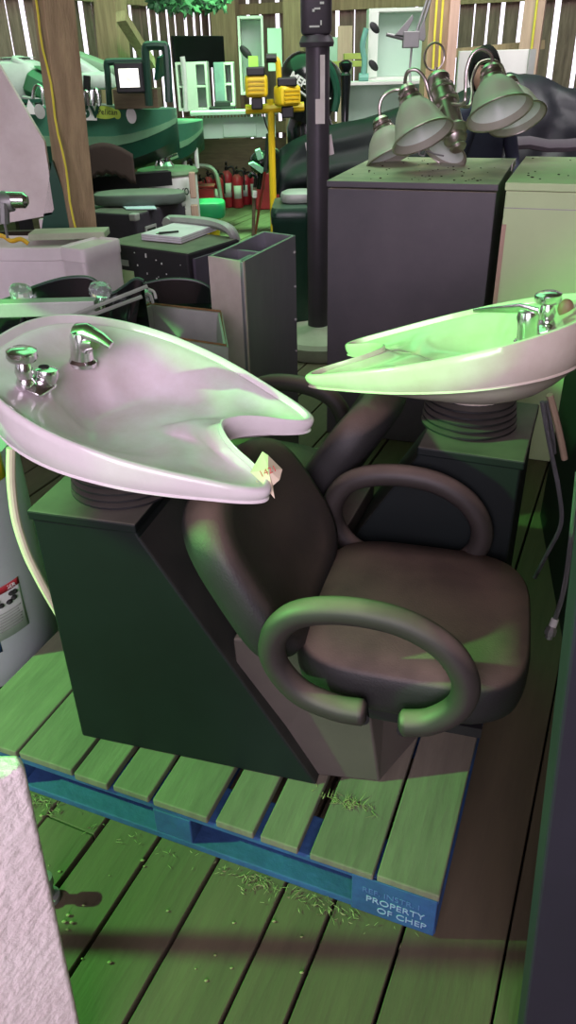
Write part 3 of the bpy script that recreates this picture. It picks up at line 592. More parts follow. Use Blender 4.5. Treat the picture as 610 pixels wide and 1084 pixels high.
for sx in (-1, 1):
    mb = MB(); mb.sphere((sx*.03, -.118, 1.609), .009, 10); mb.build('eye', m_ink, hd, local=True); mb = MB(); mb.box((sx*.03, -.128, 1.63), (.03, .008, .006)); mb.build('eyebrow', m_hair, hd, local=True)
mb = MB(); mb.box((0, -.124, 1.537), (.042, .01, .008)); mb.build('lips', mat('lips', (.5, .2, .18), .5), hd, local=True, bevel=.003)
def hair(u, v):
    th = 2*pi*u; ph = pi*v*(.80 if sin(th) > -.35 else .42); d = Vector((sin(ph)*cos(th), sin(ph)*sin(th), cos(ph)))
    return Vector((0, -.018, 1.61))+Vector((d.x*.088, d.y*.112, d.z*.13))*(1+.03*noise.noise(d*9))
mb = MB(); mb.grid(hair, 44, 16); mb.build('hair', m_hair, per, local=True, smooth=80, solid=.008)
# hand at the chin: palm + five fingers
def handm(c, R, nm):
    mb = MB(); c = Vector(c); mb.sphere(c, .04, 12, (1, .45, 1.1), R)
    for k, (dx, L) in enumerate(((-.027, .062), (-.009, .074), (.009, .07), (.026, .055))):
        p = c+R@Vector((dx, 0, .032)); mb.tube([p, p+R@Vector((dx*.1, -.012, L*.45)), p+R@Vector((dx*.1, -.034, L*.75)), p+R@Vector((0, -.052, L*.8))], [.0095, .0092, .0085, .006], 8)
    p = c+R@Vector((.034, -.005, -.012)); mb.tube([p, p+R@Vector((.022, -.012, .02)), p+R@Vector((.026, -.022, .045))], [.011, .0105, .007], 8)
    return mb.build(nm, m_skin, per, local=True, smooth=60)
handm((-.05, -.25, 1.43), Matrix.Rotation(.25, 3, 'Y'), 'hand'); handm((.11, -.33, .97), Matrix.Rotation(1.2, 3, 'X'), 'hand')
p = at(540, 155, Yp-.25)

#@EXT
# ---------------------------------------------------------------- fire extinguishers
def extinguisher(lab):
    t = thing('fire_extinguisher', lab, 'fire extinguisher', (0, 0, 0), 0, 'fire extinguishers in the far corner')
    mb = MB(); mb.lathe([(.066, 0), (.074, .012), (.074, .30), (.066, .345), (.04, .375), (.026, .385)], (0, 0, 0), n=20); mb.build('cylinder', m_redp, t, local=True)
    mb = MB(); mb.lathe([(.022, .38), (.024, .42)], (0, 0, 0), n=12); mb.box((0, -.03, .435), (.022, .12, .02)); mb.box((0, -.035, .465), (.02, .13, .012), Matrix.Rotation(-.25, 3, 'X')); mb.build('valve', m_blkm, t, local=True, bevel=.003)
    mb = MB(); mb.tube(catmull([(.02, 0, .41), (.075, -.01, .42), (.095, -.02, .34), (.09, -.02, .20)], 6), .011, 8); mb.build('hose', m_rub, t, local=True)
    mb = MB(); mb.add(*(lambda n: ([(.0755*sin(a), -.0755*cos(a), z) for z in (.11, .26) for a in [-.75+1.5*i/n for i in range(n+1)]], [(i, i+1, i+n+2, i+n+1) for i in range(n)]))(8)); mb.build('label_sheet', m_lab, t, local=True, solid=.0008)
    return t
ex = None
exs = [(214, 222, 'beside the red box, furthest left', 0.85), (222.5, 218, 'second from the left, behind the red box', .9), (233, 223, 'with a big white label in front of the others at left', 1.0), (242, 219, 'with its tall white label, third from the right', 1.1),
       (252.5, 219.5, 'in the middle of the gap before the cane', 1.0), (261, 216, 'just left of the cane', .9), (269.5, 216, 'right behind the cane', .95), (279, 214, 'right of the cane beside the red rod', 1.0), (230, 212, 'at the back between the two labelled ones', .95), (248, 212, 'at the back near the partition', 1.0)]
for i, (x, y, l, sc) in enumerate(exs):
    p = atz(x, y, .0); L_ = 'red fire extinguisher '+l
    if ex is None: ex = extinguisher(L_); o = ex; o.location = (p.x, p.y, 0); o.rotation_euler.z = .2
    else: o = copy_tree(ex, frame((p.x, p.y, 0), random.uniform(-.5, .5)), L_)
    o.scale = (sc*.88, sc*.88, sc*.97)
p = atz(217, 222, 0); mb = MB(); mb.box((p.x-.02, p.y-.25, .15), (.34, .22, .28)); o = mb.build('red_box', m_redp, None, smooth=0, bevel=.012, label='low red metal box in front of the leftmost extinguishers', cat='box')
mb = MB(); mb.box((p.x-.02, p.y-.25, .302), (.36, .24, .02)); mb.build('lid', m_redp, o, smooth=0, bevel=.005)
p = atz(274, 222, 0); mb = MB(); mb.box((p.x+.12, p.y+.1, .2), (.30, .2, .4)); o = mb.build('red_box', m_redp, None, smooth=0, bevel=.012, label='red metal box behind the cane and the yellow pole', cat='box')
mb = MB(); p = atz(226, 214, 0); mb.tube(catmull([(p.x-.40, p.y-.75, .0), (p.x-.34, p.y-.73, .42), (p.x-.14, p.y-.72, .50), (p.x+.1, p.y-.72, .44), (p.x+.16, p.y-.72, .02)], 8), .025, 8); mb.build('grey_hose', m_zinc, None, label='grey hose looped over the left extinguishers', cat='hose')

#@DRUM
# white drum with green lid and clutter
p = atz(178, 243, 0); cx, cy = p.x-.02, p.y+.1
cx, cy = at(179, 200, 7.0).x, 7.0
t = thing('white_drum', 'white cylindrical drum with a dusty green top and black lettering', 'drum', (cx, cy, 0))
mb = MB(); mb.lathe([(.235, 0), (.25, .02), (.25, .54), (.245, .56)], (cx, cy, 0), n=40); mb.build('body', m_lab, t)
zt = at(179, 184, 7.0).z
for ch in list(t.children): ch.scale.z = zt/.56
mb = MB(); mb.lathe([(.255, zt), (.262, zt+.015), (.25, zt+.04), (.2, zt+.05)], (cx, cy, 0), n=40); mb.build('lid', mat('green_dusty_lid', (.22, .34, .20), .7), t)
text('stencil_lettering', 'VV06', .08, (cx+.06, cy-.247, zt-.14), (1, .25, 0), (0, 0, 1), m_ink, t, ext=.003)
for k in range(5):
    mb = MB(); mb.box((cx+.12, cy-.235, zt-.2-k*.05), (.08, .006, .01), rotz(.5)); mb.build('text_line', m_zinc, t, smooth=0)
for (x, y, r, l, m) in ((170, 180, .05, 'chrome pipe fitting on the white drum, left one', m_chrome), (178, 178, .055, 'chrome pipe fitting on the white drum, right one', m_chrome)):
    c = at(x, y, 6.95); c.z = zt+.05; mb = MB(); mb.lathe([(r*.9, 0), (r, .02), (r*.6, .05), (r*.6, .09), (r*.9, .1), (r*.9, .13)], c, (0, 0, 1), 14); mb.tube([c+Vector((0, 0, .07)), c+Vector((.09, 0, .10))], .02, 8); mb.build('pipe_fitting', m, None, label=l, cat='fitting')
t = thing('wire_shelf', 'dark shelf with small items behind the white drum', 'shelf', (at(178, 185, 7.9).x, 7.9, 0))
mb = MB(); a, b = at(150, 167, 7.9), at(204, 167, 7.9); mb.box((a+b)/2, (b.x-a.x, .35, .03)); mb.build('shelf_board', m_blkm, t, smooth=0)
for x in (152, 202):
    q = at(x, 167, 7.8); mb = MB(); mb.cyl((q.x, q.y, 0), (q.x, q.y, q.z), .014); mb.build('leg', m_blkm, t)
for k, (x, l, m) in enumerate(((158, 'small pale green can on the dark shelf, left', MATS['mint_plastic']), (170, 'small white can on the dark shelf, middle', m_lab), (186, 'yellow-white tin on the dark shelf, right', m_cream), (193, 'pale bottle at the right end of the dark shelf', m_white))):
    q = at(x, 164, 7.85); mb = MB(); mb.lathe([(.04, 0), (.042, .01), (.042, .09), (.03, .1), (.02, .115)], (q.x, q.y, a.z+.016), n=14); mb.build('can', m, None, label=l, cat='can')
# drawer handle things hanging on drum's right
mb = MB(); a = at(204, 196, 6.75); mb.box(a, (.05, .05, .2)); mb.box(a-Vector((0, 0, .2)), (.06, .05, .1)); mb.build('wooden_block_chain', m_postp, None, smooth=0, bevel=.008, label='pinkish wooden block hanging at the right side of the white drum', cat='block')
# green and yellow buckets
def bucket(x, y, Y, m, l, r=.11, h=.18, z=0):
    q = at(x, y, Y); mb = MB(); mb.lathe([(r*.85, 0), (r, h), (r*1.06, h), (r*1.06, h+.015), (r*.93, h+.015), (r*.8, .02)], (q.x, Y, z), n=24); return mb.build('bucket', m, None, label=l, cat='bucket')
bucket(211, 240, 7.6, m_yel, 'yellow bucket standing left under the green tub', .10, .22); bucket(223, 238, 7.9, m_yel, 'yellow bucket standing right of the other yellow one', .10, .22)
q = at(216, 222, 7.7); mb = MB(); pillow(mb, sup(.40, .3, 5, 30), lambda x, y, z: Vector((q.x+x, 7.75+y, .32+z)), .15, edge=.03); mb.build('green_tub', m_gplas, None, label='green plastic tub resting on the two yellow buckets', cat='tub')

#@CASES
# ---------------------------------------------------------------- flight cases, papers, cushion
def case(name, label, c0, c1, c2, ztop, h, mt, speck=0, handles=1, corners=True):
    """c0 near-left, c1 near-right, c2 far-right top corners as pixels"""
    A, B, C_ = atz(*c0, ztop), atz(*c1, ztop), atz(*c2, ztop); ux = (B-A); W = ux.length; ux.normalize(); uy = Vector((-ux.y, ux.x, 0)); D = max(.1, (C_-B).dot(uy))
    rz = atan2(ux.y, ux.x); t = thing(name, label, 'case', (A.x, A.y, ztop-h), rz)
    mb = MB(); mb.box((W/2, D/2, h/2), (W, D, h)); bd = mb.build('case_body', mt, t, local=True, smooth=0, bevel=.012)
    if corners:
        for x in (0, W):
            for y in (0, D):
                mb = MB(); mb.box((x+(.022 if x == 0 else -.022), y+(.022 if y == 0 else -.022), h-.02), (.052, .052, .046)); mb.build('corner_guard', m_zinc, t, local=True, smooth=0, bevel=.008)
    for k in range(handles):
        hx = W*(k+.5)/handles
        mb = MB(); mb.box((hx, -.003, h*.72), (.13, .008, .1)); pl = mb.build('handle_plate', m_zinc, t, local=True, smooth=0, bevel=.003)
        mb = MB(); mb.box((hx, -.008, h*.72), (.09, .006, .065)); mb.build('handle_recess', m_blk, pl, local=True, smooth=0)
    if speck:
        rnd = random.Random(2); mb = MB()
        for k in range(90):
            x, z = rnd.uniform(.03, W-.03), rnd.uniform(.05, h-.03); r = rnd.uniform(.0015, .004); mb.box((x, -.0015, z), (r*2, .003, r*rnd.uniform(1.5, 4)))
        sp = mb.build('paint_specks', m_lab, t, local=True, smooth=0); sp['kind'] = 'stuff'
    return t, W, D
fc1, W, D = case('flight_case', 'black flight case with metal corners and two recessed handles, under the oval cushion', (143, 227), (196, 211), (168, 203), .72, .5, m_case, handles=2)
fc2, W, D = case('flight_case', 'black flight case left of and behind the one under the oval cushion', (98, 222), (122, 214), (112, 206), .70, .5, m_case, handles=0)
st1, W, D = case('equipment_case', 'larger paint-speckled black case in front, with a notepad and pen on top', (110, 256), (199, 268), (244, 250), .80, .62, m_speck, 1, 0, False)
mb = MB(); mb.box((.13, -.003, .44), (.10, .004, .12)); mb.build('label_sheet', m_cream, st1, local=True, smooth=0); mb = MB(); mb.box((.125, -.004, .535), (.06, .004, .028)); mb.build('small_label', m_zinc, st1, local=True, smooth=0)
mb = MB(); mb.box((.30, -.004, .40), (.1, .004, .12)); mb.build('grey_label', m_zinc, st1, local=True, smooth=0)
mb = MB(); mb.box((W+.008, D*.5, .36), (.016, D*.86, .46)); mb.build('side_panel', mat('mauve_grey_panel', (.11, .095, .13), .5), st1, local=True, label='mauve-grey end panel')
mb = MB(); mb.lathe([(.014, 0), (.012, .008)], (W+.02, D*.6, .45), (1, 0, 0), 12); mb.build('knob', m_blkm, st1, local=True)
ftz = FR[st1.name]
def onz(px, py, z): return atz(px, py, z)
zt = .803
mb = MB(); P4 = [onz(150, 263, zt), onz(205, 243, zt), onz(240, 246, zt), onz(185, 270, zt)]
P4 = [onz(150, 254, zt), onz(188, 241, zt), onz(232, 243, zt), onz(192, 258, zt)]
mb.prism(P4, (0, 0, .03)); npd = mb.build('notepad', m_paper, None, smooth=0, bevel=.002, label='white notepad lying on the speckled black case', cat='notepad')
for k in (.010, .02):
    mb = MB(); mb.prism([p+(sum(P4, Vector())/4-p)*-.012+Vector((0, 0, k)) for p in P4], (0, 0, .0015)); mb.build('page_edge', m_zinc, npd, smooth=0)
mb = MB(); mb.cyl(onz(168, 247, zt+.038), onz(189, 245, zt+.038), .006, .005, 8); pen = mb.build('pen', m_ink, None, label='dark pen lying on the white notepad', cat='pen')
mb = MB(); mb.cyl(onz(165, 247.4, zt+.038), onz(168, 247, zt+.038), .002, .006, 8); mb.build('pen_tip', m_chrome, pen)
# grey fibre wrap behind the pad
mb = MB(); mb.tube(catmull([onz(176, 236, .83), onz(184, 233, .84), onz(222, 236, .845), onz(243, 243, .835), onz(250, 255, .78)], 6), .035, 8, flat=.7); mb.build('grey_bolster', m_zinc, None, label='light grey curved rim behind the notepad on the speckled case', cat='trim')
# on the back flight case
c = onz(148, 209, .765); mb = MB(); pillow(mb, sup(.62, .26, 3, 36), lambda x, y, z: c+Vector((x, y, z)), .07, edge=.02, crown=.015); mb.build('oval_cushion', m_gcush, None, label='grey-green oval padded cushion lying on the black flight case', cat='cushion')
mb = MB(); mb.prism([onz(127, 217, .724), onz(161, 215, .724), onz(166, 222, .724), onz(134, 222, .724)], (0, 0, .006)); mb.build('paper_sheet', m_bluep, None, smooth=0, label='pale blue paper sheet hanging over the front of the black flight case', cat='paper')

# ---------------------------------------------------------------- white scuffed leaning panel with its frame leg, at left
Yl = 3.9; t = thing('leaning_white_panel', 'scuffed white panel with a sloping edge leaning at the far left above the white totes', 'panel', (at(-20, 240, Yl).x, Yl, 0))
mb = MB(); mb.prism([at(x, y, Yl-(.0)) for x, y in ((-70, 250), (-70, 20), (-20, 40), (0, 70), (47, 150), (58, 222), (55, 228))], (0, .03, 0)); mb.build('panel_face', m_scuff, t, smooth=0, bevel=.004)
q = at(45, 232, Yl+.03); mb = MB(); mb.box((q.x, q.y+.01, q.z/2), (.035, .03, q.z)); mb.build('leg', m_scuff, t, smooth=0); q = at(-50, 245, Yl+.03); mb = MB(); mb.box((q.x, q.y+.01, q.z/2), (.035, .03, q.z)); mb.build('leg', m_scuff, t, smooth=0)
# dark brown board behind it
a = at(5, 238, 4.2); b = at(42, 236, 4.2); mb = MB(); mb.box(((a.x+b.x)/2-.1, 4.2, .4), (b.x-a.x+.3, .04, .8)); mb.build('brown_board', m_brown, None, smooth=0, label='dark brown board standing behind the white leaning panel', cat='board')
mb = MB(); mb.prism([at(x, y, 3.9) for x, y in ((42, 255), (55, 170), (66, 200), (80, 258))], (0, .03, 0)); mb.build('green_board', m_hulld, None, smooth=0, label='dark green board leaning behind the left timber post', cat='board')
# silver pipe arm with yellow cord
t = thing('chrome_arm', 'chrome pipe arm with a rounded end reaching in from the left above the totes', 'pipe', (at(-20, 214, 2.7).x, 2.7, .8))
mb = MB(); mb.tube([at(-40, 210, 2.72), at(5, 212, 2.72), at(26, 212, 2.72), at(29.5, 212, 2.72)], [.028, .028, .026, .014], 14); mb.build('pipe', m_chrome, t)
mb = MB(); mb.lathe([(.03, 0), (.035, .02), (.03, .05)], at(-2, 214, 2.72), (1, 0, 0), 16); mb.build('collar', m_galv, t)
mb = MB(); mb.tube([at(3, 214, 2.7), at(4, 236, 2.7)], .02, 10); mb.tube([at(5, 236, 2.7), at(8, 252, 2.7)], .005, 6); mb.build('drop_pipe', m_galv, t)
mb = MB(); mb.tube(catmull([at(-12, 247, 2.9), at(3, 250, 2.9), at(12, 255, 2.9), at(22, 253, 2.9), at(30, 258, 2.9)], 6), .008, 8); mb.build('yellow_cord', mat('orange_yellow_cord', (.75, .45, .02), .5), None, label='orange-yellow cord lying on the white totes at far left', cat='cord')

#@TOTES
# ---------------------------------------------------------------- white plastic totes
def tote(x0, x1, y, ztop, h, dp, label, grp='white plastic totes', dy=0, ang=-.05, ribs=2):
    A, B = atz(x0, y, ztop), atz(x1, y+dy, ztop); ux = (B-A); W = ux.length; rz = atan2(ux.y, ux.x)
    t = thing('plastic_tote', label, 'tote', (A.x, A.y, ztop-h), rz, grp)
    cx, cy = W/2, dp/2; R = []
    for z, k in ((0, .90), (.02, .93), (h*.8, .985), (h-.06, 1.0)): R.append([(cx+x*k, cy+y_*k, z) for x, y_ in sup(W, dp, 9, 48)])
    R.append([(cx+x*1.03, cy+y_*1.03, h-.055) for x, y_ in sup(W, dp, 9, 48)]); R.append([(cx+x*1.03, cy+y_*1.03, h-.005) for x, y_ in sup(W, dp, 9, 48)])
    R.append([(cx+x*1.0, cy+y_*1.0, h) for x, y_ in sup(W, dp, 9, 48)]); R.append([(cx+x*.93, cy+y_*.93, h-.01) for x, y_ in sup(W, dp, 9, 48)])
    R.append([(cx+x*.1, cy+y_*.1, h-.012) for x, y_ in sup(W, dp, 9, 48)])
    mb = MB(); mb.loft(R); o = mb.build('shell', m_poly, t, local=True)
    for k in range(ribs):
        mb = MB(); mb.box((W*(k+1)/(ribs+1), .008, h*.42), (.014, .02, h*.75)); mb.build('rib', m_poly, t, local=True, smooth=0, bevel=.004)
    return t
tote(-90, 66, 262, .86, .7, .26, 'front white plastic tote at far left behind the black basins', ribs=3)
tote(62, 88, 261, .88, .7, .24, 'white plastic tote between the front one and the speckled case', dy=3, ribs=1)
a = atz(26, 254, .885); b = atz(108, 252, .885); mb = MB(); mb.box((a+b)/2+Vector((0, .12, 0)), ((b-a).length, .12, .03)); mb.build('green_plank', mat('pale_green_plank', (.45, .5, .36), .6), None, smooth=0, bevel=.004, label='pale narrow plank lying across the backs of the white totes', cat='plank')

# ---------------------------------------------------------------- water heater
HX, HY, HR, HH_ = -.965, 1.80, .242, .70
t = thing('water_heater', 'grey-white cylindrical water heater with a danger label, left of the pallet', 'water heater', (HX, HY, 0))
mb = MB(); mb.lathe([(.235, 0), (.238, .03)], (HX, HY, 0), n=56); mb.build('base_skirt', m_blkm, t)
mb = MB(); mb.lathe([(HR-.004, .03), (HR, .04), (HR, HH_-.02), (HR-.01, HH_-.004), (HR-.03, HH_)], (HX, HY, 0), n=64); mb.build('tank_jacket', m_heater, t)
def onheater(px, py):    # pixel to point on the tank
    d = ray(px, py); ox, oy = -HX, -HY; A_ = d.x**2+d.y**2; B_ = 2*(ox*d.x+oy*d.y); C_ = ox*ox+oy*oy-(HR+.001)**2; D_ = B_*B_-4*A_*C_
    tt = (-B_-sqrt(D_))/(2*A_) if D_ > 0 else -B_/(2*A_); p = EYE+d*tt; return atan2(p.y-HY, p.x-HX), p.z
def curved(nm, a0, a1, z0, z1, m, off, par, lab=None):
    n = 12; mb = MB(); mb.add([(HX+(HR+off)*cos(a0+(a1-a0)*i/n), HY+(HR+off)*sin(a0+(a1-a0)*i/n), z) for z in (z0, z1) for i in range(n+1)], [(i, i+1, i+n+2, i+n+1) for i in range(n)]); return mb.build(nm, m, par, label=lab, solid=.0004)
a1, zt1 = onheater(17, 611); a2, zb1 = onheater(26, 662)
lb = curved('danger_label', a1-.42, a1+.02, zb1-.005, zt1, m_heater if 0 else mat('pale_label', (.60, .62, .60), .5), .0015, t, 'danger label')
curved('red_header', a1-.42, a1+.02, zt1-.022, zt1, m_redp, .0022, lb)
mid = a1-.20
text('danger_word', 'DANGER', .017, (HX+(HR+.003)*cos(mid-.12), HY+(HR+.003)*sin(mid-.12), zt1-.018), (-sin(mid), cos(mid), 0), (0, 0, 1), m_lab, lb, ext=.0008)
rnd = random.Random(1)
for k in range(7):
    z = zt1-.085-k*.009; curved('text_line', a1-.38, a1-.02-rnd.uniform(0, .06), z, z+.003, m_zinc, .0024, lb)
for ac in (a1-.30, a1-.12):
    mb = MB()
    for k in range(4): an_ = ac+rnd.uniform(-.05, .05); mb.sphere((HX+(HR+.002)*cos(an_), HY+(HR+.002)*sin(an_), zt1-.045+rnd.uniform(-.012, .012)), .010, 8, (1, 1, .7))
    mb.build('pictogram', m_ink, lb)
ay, zy = onheater(5, 505); ay2, zy2 = onheater(5, 470); curved('yellow_label', ay-.5, ay+.02, zy, zy2, m_yel, .0015, t, 'yellow energy label')
ab, zb = onheater(1, 600); ab2, zb2 = onheater(1, 690); a_, z_ = onheater(2, 690); a__, z__ = onheater(2, 672); curved('blue_label', a_-.5, a_+.01, z_, z_+.035, m_blue, .0015, t, 'blue label edge')

#@STEEL
# ---------------------------------------------------------------- stainless case, sink, black basins
z = .97; A, B, C_ = atz(220, 271, z), atz(257, 277, z), atz(313, 249, z)
ux = (B-A); wS = ux.length; ux.normalize(); uy = Vector((C_-B)); dS = uy.length; uy.normalize(); hS = .95
t = thing('steel_cabinet_shell', 'open-topped stainless steel box standing upright behind the left wash basin', 'steel box', (A.x, A.y, z-hS))
th = .006
def pan(nm, p, q, m, h0=z-hS, h1=z, off=Vector((0, 0, 0)), tk=.012, lab=None):
    d = (q-p).normalized(); n = Vector((-d.y, d.x, 0))*tk; mb = MB()
    mb.hexa([Vector((v.x, v.y, h0)) for v in (p, q, q+n, p+n)]+[Vector((v.x, v.y, h1)) for v in (p, q, q+n, p+n)]); return mb.build(nm, m, t, smooth=0, bevel=.0015, label=lab)
D_ = A+(C_-B)
f_ = pan('front_panel', A, B, m_steel_lit, lab='stained front panel with the pink light in its colour'); s_ = pan('right_side_panel', B, C_, m_steel); pan('back_panel', C_, D_, m_steel); pan('left_side_panel', D_, A, m_steel)
M1 = A.lerp(D_, .45); M2 = B.lerp(C_, .5); pan('divider', M1, M2, m_steel, z-.5, z-.02)
M1 = A.lerp(B, .5)+(C_-B)*.02; M2 = A.lerp(B, .5)+(C_-B)*.48; pan('divider', M1, M2, m_steel, z-.5, z-.03)
for k in range(6):
    p = B.lerp(C_, .97); mb = MB(); mb.sphere((p.x, p.y-.002, z-.06-k*.13), .006, 8); mb.build('rivet', m_zinc, t)
# sink
zs = .83; Aq, Bq, Cq, Dq = atz(110, 345, zs), atz(238, 366, zs), atz(232, 331, zs), atz(160, 323, zs)
Aq = atz(100, 346, zs)
t = thing('steel_sink', 'dusty stainless sink basin with rusty rim behind the left wash basin', 'sink', (Aq.x, Aq.y, 0))
ctr = (Aq+Bq+Cq+Dq)/4
def qring(k, zz): return [Vector((ctr.x+(p.x-ctr.x)*k, ctr.y+(p.y-ctr.y)*k, zz)) for p in (Aq, Bq, Cq, Dq)]
mb = MB(); mb.loft([qring(1.02, .35), qring(1.05, zs-.03), qring(1.06, zs), qring(.98, zs), qring(.94, zs-.02), qring(.80, .50), qring(.1, .49)]); mb.build('basin', m_zinc, t, smooth=20)
mb = MB(); mb.tube([p+Vector((0, 0, .004)) for p in qring(1.03, zs)]+[qring(1.03, zs)[0]+Vector((0, 0, .004))], .0035, 6); mb.build('rusty_rim', m_rust, t)
for p in qring(.95, 0):
    mb = MB(); z0_ = .142 if p.y < 2.32 and p.x > -.5 else 0; mb.cyl(Vector((p.x, p.y, z0_)), Vector((p.x, p.y, .38)), .018); mb.build('leg', m_galv, t)

# black shampoo basins with clear knobs
def black_basin(x0, x1, yb, pts, Y, label, knobs, fr):
    t = thing('black_wash_basin', label, 'basin', (at((x0+x1)/2, yb, Y).x, Y, .5), 0, 'black wash basins at left')
    C_ = catmull([at(x, y, Y) for x, y in pts], 6)
    mb = MB(); n = len(C_)
    cen = sum(C_, Vector())/n
    def fn(u, v):
        p = C_[min(n-1, int(round(u*(n-1))))]
        if v < .5: k = v/.5; return p+Vector((0, .02-.05*(1-k)**2+.0, -(1-k)*.22))+Vector(((cen.x-p.x)*(1-k)*.25, -(1-k)*.10+.0, 0))
        k = (v-.5)/.5; return p+Vector((0, .02+.03*k, .0-.16*k*k))
    mb.grid(fn, n-1, 14); mb.build('bowl', m_glblk, t, smooth=80, solid=.004)
    mb = MB(); mb.tube([p+Vector((0, .03, .0)) for p in C_], .008, 8); mb.build('rim', m_dgp, t)
    for kx, ky in knobs:
        c = at(kx, ky, Y-.05); mb = MB(); mb.lathe([(.012, -.035), (.018, -.02), (.03, -.012), (.034, .005), (.03, .02), (.016, .026)], c, (.3, -.2, 1), 10); mb.build('clear_knob', m_glass, t, smooth=20, label='clear faceted knob'); mb = MB(); mb.cyl(c-Vector((0, 0, .05)), c-Vector((0, 0, .01)), .01); mb.build('stem', m_chrome, t)
    return t
tb = black_basin(0, 95, 322, [(-60, 335), (0, 322), (30, 309), (62, 299), (88, 297), (100, 302), (108, 310), (118, 314), (130, 307), (142, 299), (150, 301)], 2.30, 'black wash basin at left with two clear knobs above a pale rail', [(22, 311), (106, 309)], None)
mb = MB(); a, b = at(-60, 326, 2.2), at(103, 326, 2.2); mb.box((a+b)/2, (b.x-a.x, .05, .042)); mb.build('front_rail', m_zinc, tb, smooth=0, bevel=.003, label='pale front rail')
mb = MB(); mb.tube(catmull([at(26, 332, 2.25), at(22, 345, 2.25), at(18, 365, 2.25)], 4), .007, 6); mb.build('supply_hose', m_rub, tb); mb = MB(); mb.tube(catmull([at(28, 332, 2.25), at(34, 345, 2.25), at(40, 365, 2.25)], 4), .007, 6); mb.build('supply_hose', m_rub, tb)
tb = black_basin(130, 222, 320, [(118, 326), (132, 314), (150, 304), (175, 298.5), (200, 299), (216, 304), (224, 312), (228, 324)], 2.95, 'black wash basin behind the sink, with one clear knob', [(152, 314)], None)
mb = MB(); a, b = at(132, 326, 2.9), at(226, 322, 2.9); mb.box((a+b)/2-Vector((0, 0, .05)), (b.x-a.x, .06, .10)); mb.build('inner_wall', m_glblk, tb, smooth=0)
mb = MB()
for (x0, y0, x1, y1) in ((72, 336, 156, 303), (80, 340, 150, 314)): mb.tube([at(x0, y0, 2.12), at(x1, y1, 2.22)], .006, 6)
mb.build('pale_battens', m_zinc, None, label='pair of thin pale battens lying between the black basins', cat='batten')
mb = MB(); mb.tube(catmull([at(157, 306, 2.44), at(163, 309, 2.44), at(165, 316, 2.44)], 4), .005, 6); mb.tube(catmull([at(155, 310, 2.44), at(160, 314, 2.44), at(162, 321, 2.44)], 4), .005, 6); mb.build('white_cable', m_lab, tb)

#@POLE
# ---------------------------------------------------------------- pole, green bin, black cabinet, cream cabinet
pb_ = atz(337, 352, .10); t = thing('grey_pole', 'tall dark grey pole on a round cast base behind the steel box', 'pole', (pb_.x, pb_.y, 0))
mb = MB(); c0 = Vector((pb_.x+.015, pb_.y, 0)); mb.lathe([(.27, 0), (.28, .02), (.28, .075), (.26, .10), (.1, .13), (.075, .15)], c0, n=40); mb.build('round_base', mat('dusty_cast_base', (.42, .44, .34), .7, col2=(.3, .32, .24)), t)
tp = at(333, -40, pb_.y); mb = MB(); mb.lathe([(.062, .10), (.062, tp.z+.5)], (pb_.x, pb_.y, 0), (0, 0, 1), 24); mb.build('shaft', m_ppole, t)
a, b = at(317, -10, pb_.y), at(350, 37, pb_.y); W = b.x-a.x; mb = MB(); pillow(mb, sup(W, W*.9, 5, 32), lambda x, y, z_: Vector((pb_.x-.008+x, pb_.y+y, b.z+.30+z_)), .6, edge=.02); hb = mb.build('top_housing', m_ppole, t)
for (x, y, w_, h_) in ((336, 9, .03, .008), (332, 11, .012, .012), (341, 3, .02, .01), (333, 28, .05, .008), (340, 24, .008, .02)):
    q = at(x, y, pb_.y-.1); mb = MB(); mb.box(q, (w_, .004, h_)); mb.build('white_mark', m_lab, hb, smooth=0)
mb = MB(); mb.lathe([(.085, 0), (.09, .02), (.075, .05)], (pb_.x-.005, pb_.y, b.z-.05), n=24); mb.build('collar', m_ppole, t)
for (x0, y0, x1, y1, l) in ((339, 58, 344, 105, 'narrow pinkish sticker'), (334, 105, 344, 131, 'pinkish white sticker')):
    p, q = at(x0, y0, pb_.y-.066), at(x1, y1, pb_.y-.066); mb = MB(); mb.box((p+q)/2, (q.x-p.x, .006, p.z-q.z)); mb.build('sticker', m_scuff, t, smooth=0, label=l)
mb = MB(); mb.prism([at(x, y, pb_.y+.02) for x, y in ((344, 144), (351, 142), (354, 163), (344, 166))], (0, .004, 0)); mb.build('paper_tag', m_scuff, t, smooth=0, label='lilac paper tag')
mb = MB(); mb.prism([at(x, y, pb_.y+.02) for x, y in ((323, 151), (329, 150), (329, 162), (325, 163))], (0, .004, 0)); mb.build('paper_tag', m_scuff, t, smooth=0)
# dark green bin
a, b = atz(287, 222, .78), atz(333, 222, .78); t = thing('green_bin', 'dark green lidded bin behind the steel box, left of the pole', 'bin', (a.x, a.y, 0), -.05)
W = (b-a).length-.02; mb = MB(); mb.loft([[(W/2+x*k, .21+y*k, z_) for x, y in sup(W, .42, 8, 36)] for z_, k in ((0, .86), (.68, 1), (.70, 1.05), (.73, 1.05))]); mb.build('bin_body', m_dgp, t, local=True)
mb = MB(); mb.loft([[(W/2+x*k, .21+y*k, z_) for x, y in sup(W, .42, 8, 36)] for z_, k in ((.732, 1.06), (.76, 1.06), (.785, .98), (.79, .3))]); mb.build('lid', m_dgp, t, local=True)
mb = MB(); c = at(316, 206, a.y+.2); pillow(mb, sup(.22, .2, 3, 24), lambda x, y, z_: Vector((c.x+x, c.y+y, .82+z_)), .06, edge=.02); mb.build('grey_bag', m_zinc, None, label='small grey bag lying on the dark green bin', cat='bag')
